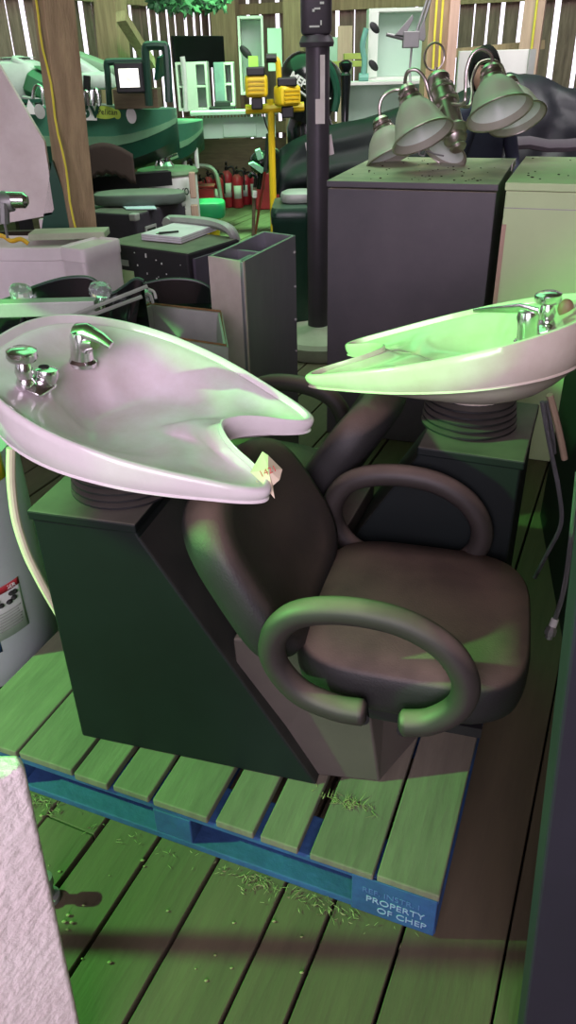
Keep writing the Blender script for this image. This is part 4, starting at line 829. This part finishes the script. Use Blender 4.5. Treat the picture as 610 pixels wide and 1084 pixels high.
# black cabinet
zc = 1.12; A, B, C_ = atz(347, 191, zc), atz(527, 195, zc), atz(571, 168, zc)
ux = (B-A).normalized(); uy = Vector((-ux.y, ux.x, 0)); W = (B-A).length; D = (C_-B).dot(uy); rz = atan2(ux.y, ux.x)
t = thing('black_cabinet', 'large dark grey cabinet with a dusty top, under the chandelier', 'cabinet', (A.x, A.y, 0), rz)
mb = MB(); mb.box((W/2, D/2, (zc-.03)/2), (W, D, zc-.03)); mb.build('carcass', m_box, t, local=True, smooth=0, bevel=.004)
mb = MB(); mb.box((W/2, D/2, zc-.012), (W+.008, D+.008, .024)); mb.build('top_board', m_box, t, local=True, smooth=0, bevel=.003)
mb = MB(); mb.box((W+.006, D-.12, zc-.013), (.004, .22, .03)); mb.build('pink_edge_chip', m_scuff, t, local=True, smooth=0, label='pinkish chipped edge')
CAB_TOP = zc
# debris on it
mb = MB(); rnd = random.Random(9)
for k in range(60):
    x, y = rnd.uniform(.05, W-.05), rnd.uniform(.05, D-.05); r = rnd.uniform(.0015, .004); mb.sphere((x, y, zc+.002), r, 6, (1.5, 1, .6))
o = mb.build('dirt_crumbs', m_brown, t, local=True); o['kind'] = 'stuff'
# cream cabinet
A, B = atz(537, 193, zc+.01), atz(700, 197, zc+.01); ux = (B-A).normalized(); W = (B-A).length; rz = atan2(ux.y, ux.x); C_ = atz(583, 166, zc+.01); D = (C_-A).dot(Vector((-ux.y, ux.x, 0)))
t = thing('cream_cabinet', 'cream painted cabinet with a dusty top beside the dark grey one', 'cabinet', (A.x, A.y, 0), rz)
mb = MB(); mb.box((W/2, D/2, (zc-.02)/2), (W, D, zc-.02)); mb.build('carcass', m_cream, t, local=True, smooth=0, bevel=.003)
mb = MB(); mb.box((W/2, D/2, zc-.004), (W+.01, D+.01, .028)); mb.build('top_board', m_cream, t, local=True, smooth=0, bevel=.003)
mb = MB(); mb.box((.008, -.003, .5), (.016, .006, 1.0-.04)); mb.build('edge_strip', m_postp, t, local=True, smooth=0, label='pinkish wooden edge strip')
mb = MB(); mb.box((W/2, -.001, zc-.08), (W, .002, .003)); mb.build('groove', m_zinc, t, local=True, smooth=0)
mb = MB()
for k in range(30):
    x, y = rnd.uniform(.03, W-.05), rnd.uniform(.05, D-.05); r = rnd.uniform(.002, .005); mb.sphere((x, y, zc+.012), r, 6, (1.5, 1, .6))
o = mb.build('dirt_crumbs', m_brown, t, local=True); o['kind'] = 'stuff'

#@CHAND
# ---------------------------------------------------------------- chandelier lying on the black cabinet
c0 = at(491, 163, 3.72); t = thing('chandelier', 'brushed nickel chandelier with frosted bell shades lying on the dusty dark cabinet', 'chandelier', (c0.x, c0.y, CAB_TOP))
b0 = at(486, 159, 3.62); b1 = at(461, 76, 3.86); ax = (b1-b0); L = ax.length
prof = [(.004, 0), (.02, .004), (.026, .015), (.022, .03), (.03, .04), (.036, .055), (.03, .07), (.038, .08), (.046, .095), (.04, .108), (.034, .115), (.036, .13), (.037, .29), (.041, .295), (.041, .31), (.034, .32), (.034, .345), (.037, .355), (.030, .375), (.016, .39), (.008, .40)]
k = L/.40; mb = MB(); mb.lathe([(r*1.45, z_*k) for r, z_ in prof], b0, ax, 28); mb.build('centre_column', m_nickel, t)
top = b1+ax.normalized()*.0; mb = MB(); rc = at(460, 60, 3.86)
mb.tube([rc+Vector((cos(a)*.044, 0, sin(a)*.052)) for a in [2*pi*j/28 for j in range(28)]], .0045, 8, closed=True); mb.tube([b1, at(462, 71, 3.86)], .008, 8); mb.build('hanging_ring', m_nickel, t)
mb = MB(); cc = b0+ax*.60; a_ = ax.normalized()
mb.lathe([(.056, -.012), (.064, -.006), (.064, .006), (.056, .012)], cc, ax, 24); mb.build('arm_collar', m_nickel, t)
def shade(cap, opn, R, pts=None):
    cap, opn = Vector(cap), Vector(opn); ax_ = opn-cap; L = ax_.length
    sh = MB(); P = [(.34, .22), (.42, .28), (.52, .36), (.62, .45), (.70, .56), (.76, .67), (.82, .78), (.90, .88), (1.0, .97), (1.02, 1.0), (.98, 1.0), (.86, .88), (.78, .78), (.71, .67), (.65, .56), (.57, .45), (.46, .36), (.34, .30)]
    sh.lathe([(r*R, z_*L) for r, z_ in P], cap, ax_, 36, False, False); s_ = sh.build('glass_shade', m_frost, t, smooth=50)
    rm = MB(); rm.tube([Vector(cap)+ax_*.985+q for q in ring3(ax_, R*1.0, 36)], R*.035, 8, closed=True); rm.build('shade_rim', m_nickel, s_)
    li = MB(); li.lathe([(.84*R, .86*L), (.76*R, .76*L), (.69*R, .66*L), (.62*R, .55*L), (.52*R, .44*L), (.3*R, .36*L), (.01, .35*L)], cap, ax_, 36, False, False); li.build('shade_lining', m_frosti, s_)
    cp = MB(); cp.lathe([(.05*R, -.10*L), (.22*R, -.08*L), (.30*R, 0), (.26*R, .04*L), (.34*R, .08*L), (.34*R, .14*L), (.30*R, .16*L), (.38*R, .20*L), (.40*R, .27*L), (.34*R, .30*L)], cap, ax_, 28); cp.build('socket_cap', m_nickel, s_)
    if pts:
        am = MB(); am.tube(catmull(pts, 8), .0075, 10); am.build('arm', m_nickel, t)
def ring3(ax_, r, n):
    a = ax_.normalized(); u = a.orthogonal().normalized(); v = a.cross(u); return [(u*cos(2*pi*j/n)+v*sin(2*pi*j/n))*r for j in range(n)]
hub = cc
shade(at(431, 96, 3.60), at(448, 146, 3.50), .130, [hub, at(463, 118, 3.6), at(455, 100, 3.58), at(450, 84, 3.58), at(441, 74, 3.58), at(432, 76, 3.59), at(429, 86, 3.6), at(431, 96, 3.6)])
shade(at(403, 128, 3.86), at(416, 166, 3.80), .128, [hub, at(455, 118, 3.85), at(440, 106, 3.9), at(424, 95, 3.95), at(408, 100, 3.95), at(402, 112, 3.95), at(403, 128, 3.95)])
shade(at(519, 74, 3.62), at(529, 121, 3.52), .134, [hub, at(490, 110, 3.62), at(493, 95, 3.62), at(494, 75, 3.62), at(500, 58, 3.62), at(510, 52, 3.62), at(520, 58, 3.62), at(522, 72, 3.62)])
shade(at(538, 86, 3.95), at(548, 127, 3.84), .128, [hub, at(488, 112, 3.75), at(497, 112, 3.8), at(500, 100, 3.85), at(500, 85, 3.9), at(507, 68, 3.92), at(521, 64, 3.93), at(531, 70, 3.94), at(536, 84, 3.95)])
shade(at(478, 146, 3.75), at(470, 160, 3.72), .11, [hub, at(482, 128, 3.75), at(480, 138, 3.75), at(478, 146, 3.75)])
mb = MB(); mb.tube(catmull([at(447, 158, 3.62), at(444, 163, 3.60), at(449, 165, 3.58), at(452, 160, 3.6), at(460, 163, 3.6), at(470, 165, 3.6)], 6), .0035, 6); mb.build('loose_wire', m_galv, t)

#@PALLET
# ---------------------------------------------------------------- pallet
A0 = Vector((.278, .878, 0)); PU = Vector((.925, -.38, 0)); PYAW = atan2(-.38, .925); PO = A0-PU*1.2
pal = thing('pallet', 'blue-edged wooden pallet carrying the two shampoo stations', 'pallet', PO, PYAW)
def bxl(nm, x0, x1, y0, y1, z0, z1, m, par=pal, bev=.003, lab=None):
    mb = MB(); mb.box(((x0+x1)/2, (y0+y1)/2, (z0+z1)/2), (x1-x0, y1-y0, z1-z0)); return mb.build(nm, m, par, smooth=0, bevel=bev, local=True, label=lab)
deck = [(0, .180), (.187, .338), (.348, .438), (.451, .544), (.556, .692), (.712, .801), (.818, .903), (.930, 1.066), (1.073, 1.2)]
rnd = random.Random(5)
for i, (a, b) in enumerate(deck): bxl('deck_board', a, b, -.004+rnd.uniform(-.003, .003), 1.0, .118+rnd.uniform(0, .002), .138+rnd.uniform(0, .003), m_deck)
for y0, y1 in ((.002, .10), (.43, .57), (.90, 1.0)): bxl('stringer_board', 0, 1.2, y0, y1, .098, .1178, m_blue)
for y0, y1 in ((.0, .10), (.43, .57), (.90, .998)):
    for x0, x1 in ((0, .17), (.548, .644), (1.022, 1.198)):
        bk = bxl('block', x0, x1, y0, y1, .0205, .0978, m_blue)
        if x0 > 1 and y0 == 0: bk['label'] = 'corner block with worn white lettering'; blk = bk
for y0, y1 in ((.0, .10), (.43, .57), (.90, 1.0)): bxl('bottom_board', 0, 1.2, y0, y1, .0, .02, m_blue)
for x0, x1 in ((0, .1), (.55, .65), (1.1, 1.2)): bxl('bottom_board', x0, x1, .10, .43, .0, .018, m_blue); bxl('bottom_board', x0, x1, .57, .90, .0, .018, m_blue)
PM = FR[pal.name]
def pw(x, y, z_): return PM@Vector((x, y, z_))
mb = MB(); mb.box((1.11, -.003, .062), (.176, .006, .116)); fp = mb.build('painted_face', m_blue, pal, smooth=0, bevel=.002, local=True)
for s_, zz, m, sz, x in (('PROPERTY', .048, m_white_ink, .026, 1.115), ('OF CHEP', .020, m_white_ink, .026, 1.13), ('REF. INSTR. I', .076, m_faint_ink, .022, 1.105)):
    text('stencil_lettering', s_, sz, pw(x, -.0065, zz), PU, (0, 0, 1), m, pal, ext=.0005, align='CENTER')
# litter along the pallet foot
mb = MB(); rnd = random.Random(3)
for k in range(230):
    x = rnd.choice((rnd.uniform(0, 1.2), rnd.gauss(.95, .08), rnd.gauss(.82, .03), rnd.gauss(.22, .04))); y = -abs(rnd.gauss(0, .022))-.008; L = rnd.uniform(.003, .010); a = rnd.uniform(0, 6.3)
    c = pw(x, y, rnd.uniform(.001, .007)); mb.add([c+Vector((cos(a)*L, sin(a)*L, rnd.uniform(0, .006))), c-Vector((cos(a)*L, sin(a)*L, 0)), c+Vector((-sin(a), cos(a), 0))*.0018], [(0, 1, 2)])
for k in range(45):
    x, y = rnd.uniform(-.3, 1.0), rnd.uniform(-.35, -.02); r = rnd.uniform(.001, .0035); mb.sphere(pw(x, y, r*.6), r, 6, (1.6, 1, .8))
mb.build('dry_litter', m_straw, None, smooth=0, kind='stuff', label='dry grass and crumbs scattered along the foot of the pallet', cat='litter', solid=.0006)
mb = MB()
for k in range(70):
    c = pw(rnd.gauss(.965, .03), rnd.gauss(.140, .006), .141); L = rnd.uniform(.01, .025); a = rnd.uniform(0, 6.3); mb.add([c+Vector((cos(a)*L, sin(a)*L, rnd.uniform(0, .01))), c, c+Vector((-sin(a), cos(a), 0))*.002], [(0, 1, 2)])
mb.build('grass_tuft', m_straw, None, smooth=0, kind='stuff', label='small tuft of dry grass on the pallet at the foot of the left station', cat='grass', solid=.0006)

#@STATION
# ---------------------------------------------------------------- shampoo stations
BL, BW, BK = .607, .495, .191
half = [(-.5, 0), (-.49, .3), (-.45, .55), (-.37, .76), (-.25, .92), (-.1, 1.0), (.08, .98), (.22, .90), (.34, .80), (.43, .72), (.485, .64), (.5, .56), (.48, .47), (.43, .38), (.36, .28), (.30, .15), (.27, 0)]
OUT = catmull([Vector((x*BL, y*BW/2, 0)) for x, y in half+[(x, -y) for x, y in half[-2:0:-1]]], 5, True)
def rimz(x): return BK*(.5-x/BL)
def sst(a, b, x): t_ = max(0, min(1, (x-a)/(b-a))); return t_*t_*(3-2*t_)
def bowl(t, mt, mtd, zt, yaw_extra, roll):
    """rim of the horn tips at height zt above the deck"""
    R = rotz(yaw_extra)
    def T(v): v = Vector(v); v = Vector((v.x, v.y, v.z+v.y*roll)); return R@v+Vector((0, 0, zt))
    cb = Vector((-.06, 0, 0)); rings = []
    def scl(k, c, f): return [f(c+(p-c)*k, p) for p in OUT]
    # outer shell from the foot up
    base = -.018
    foot = []
    for i, p in enumerate(OUT):
        d = (p-cb); a = atan2(d.y, d.x); foot.append(Vector((cb.x+.088*cos(a), cb.y+.088*sin(a), base-.012)))
    def groove(p): return rimz(p.x)-.022-.085*(.5-p.x/BL)
    rings.append([T(q) for q in foot])
    for k in (.12, .3, .5, .7, .86, .95):
        rr = []
        for p, q in zip(OUT, foot):
            g = Vector((p.x*.985, p.y*.985, groove(p))); m = q.lerp(g, k); prof = k**1.9
            m.z = q.z+(g.z-q.z)*prof; rr.append(T(m))
        rings.append(rr)
    rings.append([T(Vector((p.x*.985, p.y*.985, groove(p)-.004))) for p in OUT])
    rings.append([T(Vector((p.x*.972, p.y*.972, groove(p)))) for p in OUT])
    rings.append([T(Vector((p.x*.99, p.y*.99, groove(p)+.005))) for p in OUT])
    for k, dz in ((1.0, .5), (1.004, .8)): rings.append([T(Vector((p.x*k, p.y*k, groove(p)+(rimz(p.x)-groove(p))*dz))) for p in OUT])
    c = Vector((-.035, 0, 0)); floor = .018
    def inner(p, s):
        q = p.lerp(c, s); d = p-c; a = abs(atan2(d.y, d.x))
        if s < .045: return Vector((q.x, q.y, rimz(q.x)+[.0, .003, .002][min(2, int(s*60))]))
        back = sst(1.75, 2.5, a); front = 1-sst(.45, .95, a)
        s0 = .07+.33*back+.20*front; s1 = .60+.10*back+.12*front
        deckz = rimz(q.x)-.010-.006*sst(.05, .2, s)-(.014*front*sst(.05, .3, s))-.02*back*sst(.1, .4, s)
        z_ = deckz*(1-sst(s0, s1, s))+floor*sst(s0, s1, s)
        return Vector((q.x, q.y, z_))
    S = [0, .018, .034, .05, .07, .09, .12, .16, .2, .25, .3, .34, .38, .42, .46, .5, .55, .6, .66, .72, .8, .88, .95, .985]
    k0 = len(rings)
    for s in S: rings.append([T(inner(p, s)) for p in OUT])
    mb = MB(); mb.loft(rings, True, True); o = mb.build('bowl', mt, t, local=True, smooth=60)
    o.data.materials.append(mtd); n = len(OUT)
    if mtd is not mt:
        for fi, f in enumerate(o.data.polygons):
            r = fi//n
            if r >= k0+4: f.material_index = 1
    def surf(x, y):       # height of the inner surface at a local point
        d = Vector((x, y, 0))-c; L = d.length; a = atan2(d.y, d.x); best = min(OUT, key=lambda p: abs((atan2((p-c).y, (p-c).x)-a+pi) % (2*pi)-pi)); s = 1-L/(best-c).length
        return T(inner(best, max(.05, s)))
    # column
    mb = MB(); mb.lathe([(.080, -.035), (.082, -.02), (.092, 0)], T(cb+Vector((0, 0, base-.01))), (0, 0, 1), 36); mb.build('column', mt, t, local=True)
    return T, surf, cb, R
def station(lab, loc, yaw, by, roll, zt, mtb, mtd, kind):
    t = thing('shampoo_station', lab, 'salon chair', loc, yaw, 'backwash shampoo stations on the pallet')
    T, surf, cb, R = bowl(t, mtb, mtd, zt, by, roll)
    # pedestal
    w = .165
    prof = [(-.205, 0), (.385, 0), (.030, .612), (.018, .642), (-.205, .642)]
    mb = MB(); mb.prism([(x, -w, z_) for x, z_ in prof], (0, 2*w, 0)); pd = mb.build('pedestal', m_blk, t, local=True, smooth=0, bevel=.005)
    mb = MB(); mb.box((-.092, 0, .633), (.238, 2*w+.008, .022)); mb.build('top_cap', m_blk, pd, local=True, smooth=0, bevel=.004)
    # footing wedge under the seat
    mb = MB(); mb.hexa([(.22, -.155, 0), (.52, -.12, 0), (.60, .06, 0), (.22, .155, 0), (.20, -.14, .37), (.46, -.09, .37), (.50, .06, .37), (.20, .14, .37)])
    mb.build('seat_support', mat('dusty_support', (.07, .06, .05), .7, dust=DUST, dustamt=.4) if 'dusty_support' not in MATS else MATS['dusty_support'], t, local=True, smooth=0, bevel=.004)
    # bellows
    bx, byy = (R@cb).x-.0, (R@cb).y-(.028 if kind == 'L' else 0); pr = []
    zb = .645; zt_ = zt-.040; n = 5
    for k in range(n):
        z0 = zb+(zt_-zb)*k/n; dz = (zt_-zb)/n; rr = .113-.002*k
        pr += [(rr-.018, z0), (rr, z0+dz*.35), (rr, z0+dz*.65), (rr-.018, z0+dz*.98)]
    pr += [(.085, zt_+.012)]
    mb = MB(); mb.lathe(pr, (bx, byy, 0), (0, 0, 1), 40); mb.build('rubber_bellows', m_rub, t, local=True, smooth=25)
    # seat
    mb = MB(); so = [(x+.562, y+(.012 if kind == 'L' else 0)) for x, y in sup(.47, .47 if kind == 'L' else .43, 3.8, 48)]
    pillow(mb, so, lambda x, y, z_: Vector((x, y, .365+z_)), .10, edge=.035, crown=.014); mb.build('seat', m_vinyl, t, local=True, smooth=70)
    mb = MB(); mb.box((.55, 0, .27), (.34, .36, .025)); mb.build('seat_plate', m_blkm, t, local=True, smooth=0)
    # backrest
    p0, p1 = Vector((.325, 0, .37)), Vector((.135, 0, .695)); bd = (p1-p0); H_ = bd.length; bd.normalize(); nn = bd.cross(Vector((0, 1, 0))).normalized()
    if nn.x < 0: nn = -nn
    ol = []
    for x, y in [(a_-(.014 if kind == 'L' else 0), b_) for a_, b_ in sup(.49 if kind == 'L' else .42, H_, 3.6, 52)]: f = 1-.10*max(0, (y/H_+.1)); ol.append((x*f, y))
    ctr = (p0+p1)/2
    mb = MB(); pillow(mb, ol, lambda x, y, z_: ctr+Vector((0, x, 0))+bd*y+nn*z_*1.0-nn*.035*(abs(x)/.25)**2*-1, .10, edge=.035, crown=-.008); mb.build('backrest', m_vinyl, t, local=True, smooth=70)
    # armrests: padded loops open at the bottom
    for sd in (-1, 1):
        y = sd*((.262 if sd < 0 else .248) if kind == 'L' else .240)
        pts = [(.505, .335), (.44, .335), (.365, .362), (.315, .43), (.315, .50), (.36, .56), (.45, .588), (.56, .583), (.645, .54), (.69, .47), (.685, .40), (.635, .345), (.575, .325)]
        P = catmull([Vector((.50+(x-.50)*.92, y, .47+(z_-.46)*.92)) for x, z_ in pts], 6); n_ = len(P)
        rr = [.0255]*n_; rr[0] = .018; rr[-1] = .018
        mb = MB(); mb.tube(P, rr, 14); am = mb.build('armrest', m_armv, t, local=True, smooth=60)
        mb = MB(); mb.cyl((.50, y, .335), (.47, sd*.14, .315), .012); mb.cyl((.575, y, .325), (.58, sd*.14, .30), .012); mb.build('arm_bracket', m_blkm, am, local=True)
    # fixtures
    fx, fy = (-.176, .065); q = surf(fx, fy); Fd = R@Vector((1, -.35 if kind == 'L' else .0, 0)).normalized(); 
    mb = MB(); mb.lathe([(.030, -.004), (.030, .004), (.024, .01), (.0225, .035), (.0235, .055), (.020, .066), (.010, .07)], q, (0.12, 0, 1), 24); fa = mb.build('faucet', m_chrome, t, local=True)
    top_ = q+Vector((.006, 0, .058)); sp = [top_+Fd*-.01, top_+Fd*.03+Vector((0, 0, .004)), top_+Fd*.07+Vector((0, 0, -.006)), top_+Fd*.10+Vector((0, 0, -.024))]
    if kind == 'L':
        mb = MB(); mb.tube([q+Vector((0, 0, .02)), q+Vector((.004, 0, .045))+Fd*.02, q+Fd*.05+Vector((0, 0, .05))], [.018, .016, .012], 12); mb.build('spout', m_chrome, fa, local=True)
        mb = MB(); mb.tube([top_-Fd*.016+Vector((0, 0, .006)), top_+Fd*.02+Vector((0, 0, .014)), top_+Fd*.065+Vector((0, 0, .006)), top_+Fd*.092-Vector((0, 0, .004))], [.02, .017, .012, .008], 14, flat=.5); mb.build('lever', m_chrome, fa, local=True)
    else:
        mb = MB(); mb.tube([top_-Fd*.016+Vector((0, 0, .004)), top_+Fd*.02+Vector((0, 0, .012)), top_+Fd*.08+Vector((0, 0, .004)), top_+Fd*.115-Vector((0, 0, .002))], [.02, .017, .010, .006], 14, flat=.5); mb.build('lever', m_chrome, fa, local=True)
    kx, ky = (-.190, -.115) if kind == 'L' else (-.205, .0); q = surf(kx, ky)
    pl = MB(); pillow(pl, sup(.075, .055, 6, 24), lambda x, y, z_: q+R@Vector((x*.7+.012, y*1.2+.018, z_+.004-x*.25)), .006, edge=.002); pl.build('valve_plate', m_chrome, t, local=True)
    mb = MB(); mb.lathe([(.017, 0), (.018, .012), (.014, .02), (.0175, .032), (.015, .045), (.013, .052), (.026, .056), (.029, .062), (.028, .074), (.018, .079)], q+Vector((0, 0, .004)), (.08, 0, 1), 20, ); mb.build('water_valve', m_chrome, t, local=True)
    if kind == 'L':
        q2 = q+R@Vector((.022, .035, .002)); mb = MB(); mb.lathe([(.016, 0), (.020, .006), (.024, .020), (.022, .028), (.012, .032)], q2, (.1, .1, 1), 20); mb.build('spray_socket', m_chrome, t, local=True)
        q3 = q2+Vector((0, 0, .033)); mb = MB(); mb.tube([q3+Vector((cos(a)*.009, sin(a)*.007, 0)) for a in [2*pi*j/12 for j in range(12)]], .0022, 6, closed=True); mb.build('socket_ring', m_ink, t, local=True)
    else:
        q2 = surf(-.235, -.085); mb = MB(); mb.sphere(q2+Vector((0, 0, .008)), .022, 14, (.8, .6, 1.0)); mb.build('vacuum_plug', mat('brownish_cap', (.28, .12, .11), .5), t, local=True, label='brownish oval plug')
    return t, T, surf, R
stL, TL, surfL, RL = station('left shampoo station, its white bowl carrying a paper tag and its whole chair in view', (-.275, 1.41, .1405), -.283, -.036, .045, .757, m_porc, m_porcdirt, 'L')
stR, TR, surfR, RR = station('right shampoo station facing the other way, its cream bowl at the right edge', (.386, 1.694, .1405), 2.761, -.037, .05, .763, m_porccream, m_porccream, 'R')
ML, MR = FR[stL.name], FR[stR.name]
# paper tag on the left bowl's near horn
def Lp(x, y, z_): return ML@TL((x, y, z_))
qa = atz(272, 482, .905); 
tg = thing('paper_tag', 'crumpled cream paper tag with red numbers stuck on the tip of the left bowl', 'tag', atz(285, 500, .90))
def PX(x, y, dd): d = ray(x, y); return EYE+d.normalized()*dd
rr = (atz(285, 500, .897)-EYE).length
mb = MB(); V_ = [PX(265, 500, rr-.012), PX(278, 478, rr+.005), PX(284, 482, rr-.004), PX(299, 497, rr-.012), PX(296, 508, rr-.02), PX(289, 514, rr-.022), PX(291, 528, rr-.024), PX(277, 511, rr-.022)]
ce = PX(284, 497, rr-.030)
mb.add(V_+[ce], [(i, (i+1) % 8, 8) for i in range(8)]); mb.build('tag_sheet', m_tag, tg, smooth=0, solid=.0008)
mb = MB(); mb.add([PX(271, 508, rr-.016), PX(282, 518, rr-.018), PX(279, 529, rr-.012), PX(273, 520, rr-.012)], [(0, 1, 2, 3)]); mb.build('tag_tail', m_tag, tg, smooth=0, solid=.0008)
d0, d1 = PX(276, 505.5, rr-.033), PX(287, 501, rr-.037); text('tag_number', '1421', .017, d0, d1-d0, (0, .2, 1), m_red, tg, ext=.0004)
# left station hose
mb = MB(); hp = [at(12, 474, 1.50), at(12, 510, 1.49), at(17, 550, 1.47), at(28, 585, 1.45), at(40, 610, 1.44), at(52, 632, 1.44), at(70, 662, 1.45)]
mb.tube(catmull(hp, 8), .0105, 10); mb.build('drain_hose', m_hose, stL, label='ivory drain hose')
# right station hoses
for nm, m, r, pts in (('drain_hose', m_tan, .009, ((582, 418, 1.78), (588, 440, 1.79), (594, 465, 1.8), (598, 486, 1.8))), ('braided_hose', m_braid, .006, ((574, 425, 1.74), (582, 470, 1.74), (592, 520, 1.74), (594, 555, 1.74), (580, 585, 1.74), (566, 612, 1.74))), ('braided_hose', m_braid, .006, ((578, 425, 1.78), (584, 455, 1.78), (587, 480, 1.78)))):
    mb = MB(); mb.tube(catmull([at(*p) for p in pts], 7), r, 8); mb.build(nm, m, stR)
mb = MB(); mb.tube(catmull([at(612, 500, 1.45), at(606, 560, 1.44), at(598, 620, 1.42), at(588, 655, 1.40)], 7), .006, 8); hh = mb.build('supply_hose', m_braid, None, label='loose steel supply hose ending in a fitting at the right edge', cat='hose')
mb = MB(); mb.cyl(at(588, 655, 1.40), at(585, 663, 1.395), .009); mb.build('white_ferrule', m_lab, hh); mb = MB(); mb.lathe([(.008, 0), (.014, .008), (.014, .022), (.009, .026), (.009, .034)], at(585, 663, 1.395), at(580, 678, 1.39)-at(585, 663, 1.395), 8); mb.build('fitting', m_galv, hh, smooth=20)

# tall dark panel behind right station
t = thing('dark_divider', 'tall dark divider panel at the right edge behind the right station', 'panel', (.86, 1.72, 0))
a, b = Vector((.80, 1.62, 0)), Vector((.98, 2.5, 0)); d = (b-a).normalized(); n_ = Vector((d.y, -d.x, 0)); mb = MB(); mb.hexa([a, a+n_*.03, b+n_*.03, b]+[v+Vector((0, 0, .86)) for v in (a, a+n_*.03, b+n_*.03, b)]); mb.build('board', m_blk, t, smooth=0, bevel=.004)

# ---------------------------------------------------------------- foreground: pebbled white box, its latch, dark slab at right
t = thing('white_plastic_box', 'pebbled white plastic box rising in the lower left corner', 'box', (-.6, .45, 0))
zt_ = .81; q0 = atz(27, 812, zt_); q1 = at(85, 1084, q0.y); q1 = q0+(q1-q0)*(q0.z/(q0.z-q1.z)); sh_ = Vector((q1.x-q0.x, 0, -zt_))
tp = [q0, atz(-90, 884, zt_), atz(-90, 799, zt_), atz(21, 797, zt_)]
mb = MB(); mb.hexa([p+sh_+(Vector((0, 0, 0))) for p in tp]+tp); mb.build('shell', m_tex, t, smooth=30, bevel=.008, seg=4)

lt = at(55, 940, .98); mb = MB(); 
t = thing('metal_caster', 'small grey metal caster foot on the floor beside the white plastic box', 'caster', (lt.x-.01, lt.y, 0))
mb = MB(); mb.lathe([(.022, 0), (.022, .012), (.012, .016), (.012, .05), (.017, .053), (.017, .075), (.008, .078)], (lt.x-.01, lt.y, 0), (0, 0, 1), 18); mb.build('stem', m_galv, t)
t = thing('dark_slab', 'dark purplish slab leaning along the lower right edge', 'slab', (.6, .62, 0))
a = at(552, 1040, .66); b = at(597, 650, .66); d = b-a; a = a-d*(a.z/d.z); b = a+d*(1.2/d.z)
mb = MB(); mb.prism([a, b, b+Vector((.6, -.1, 0)), a+Vector((.6, -.1, 0))], (.0, -.03, 0)); mb.build('panel', mat('purple_black_laminate', (.02, .018, .03), .5, dust=(.2, .2, .2), dustamt=.2), t, smooth=0, bevel=.004)
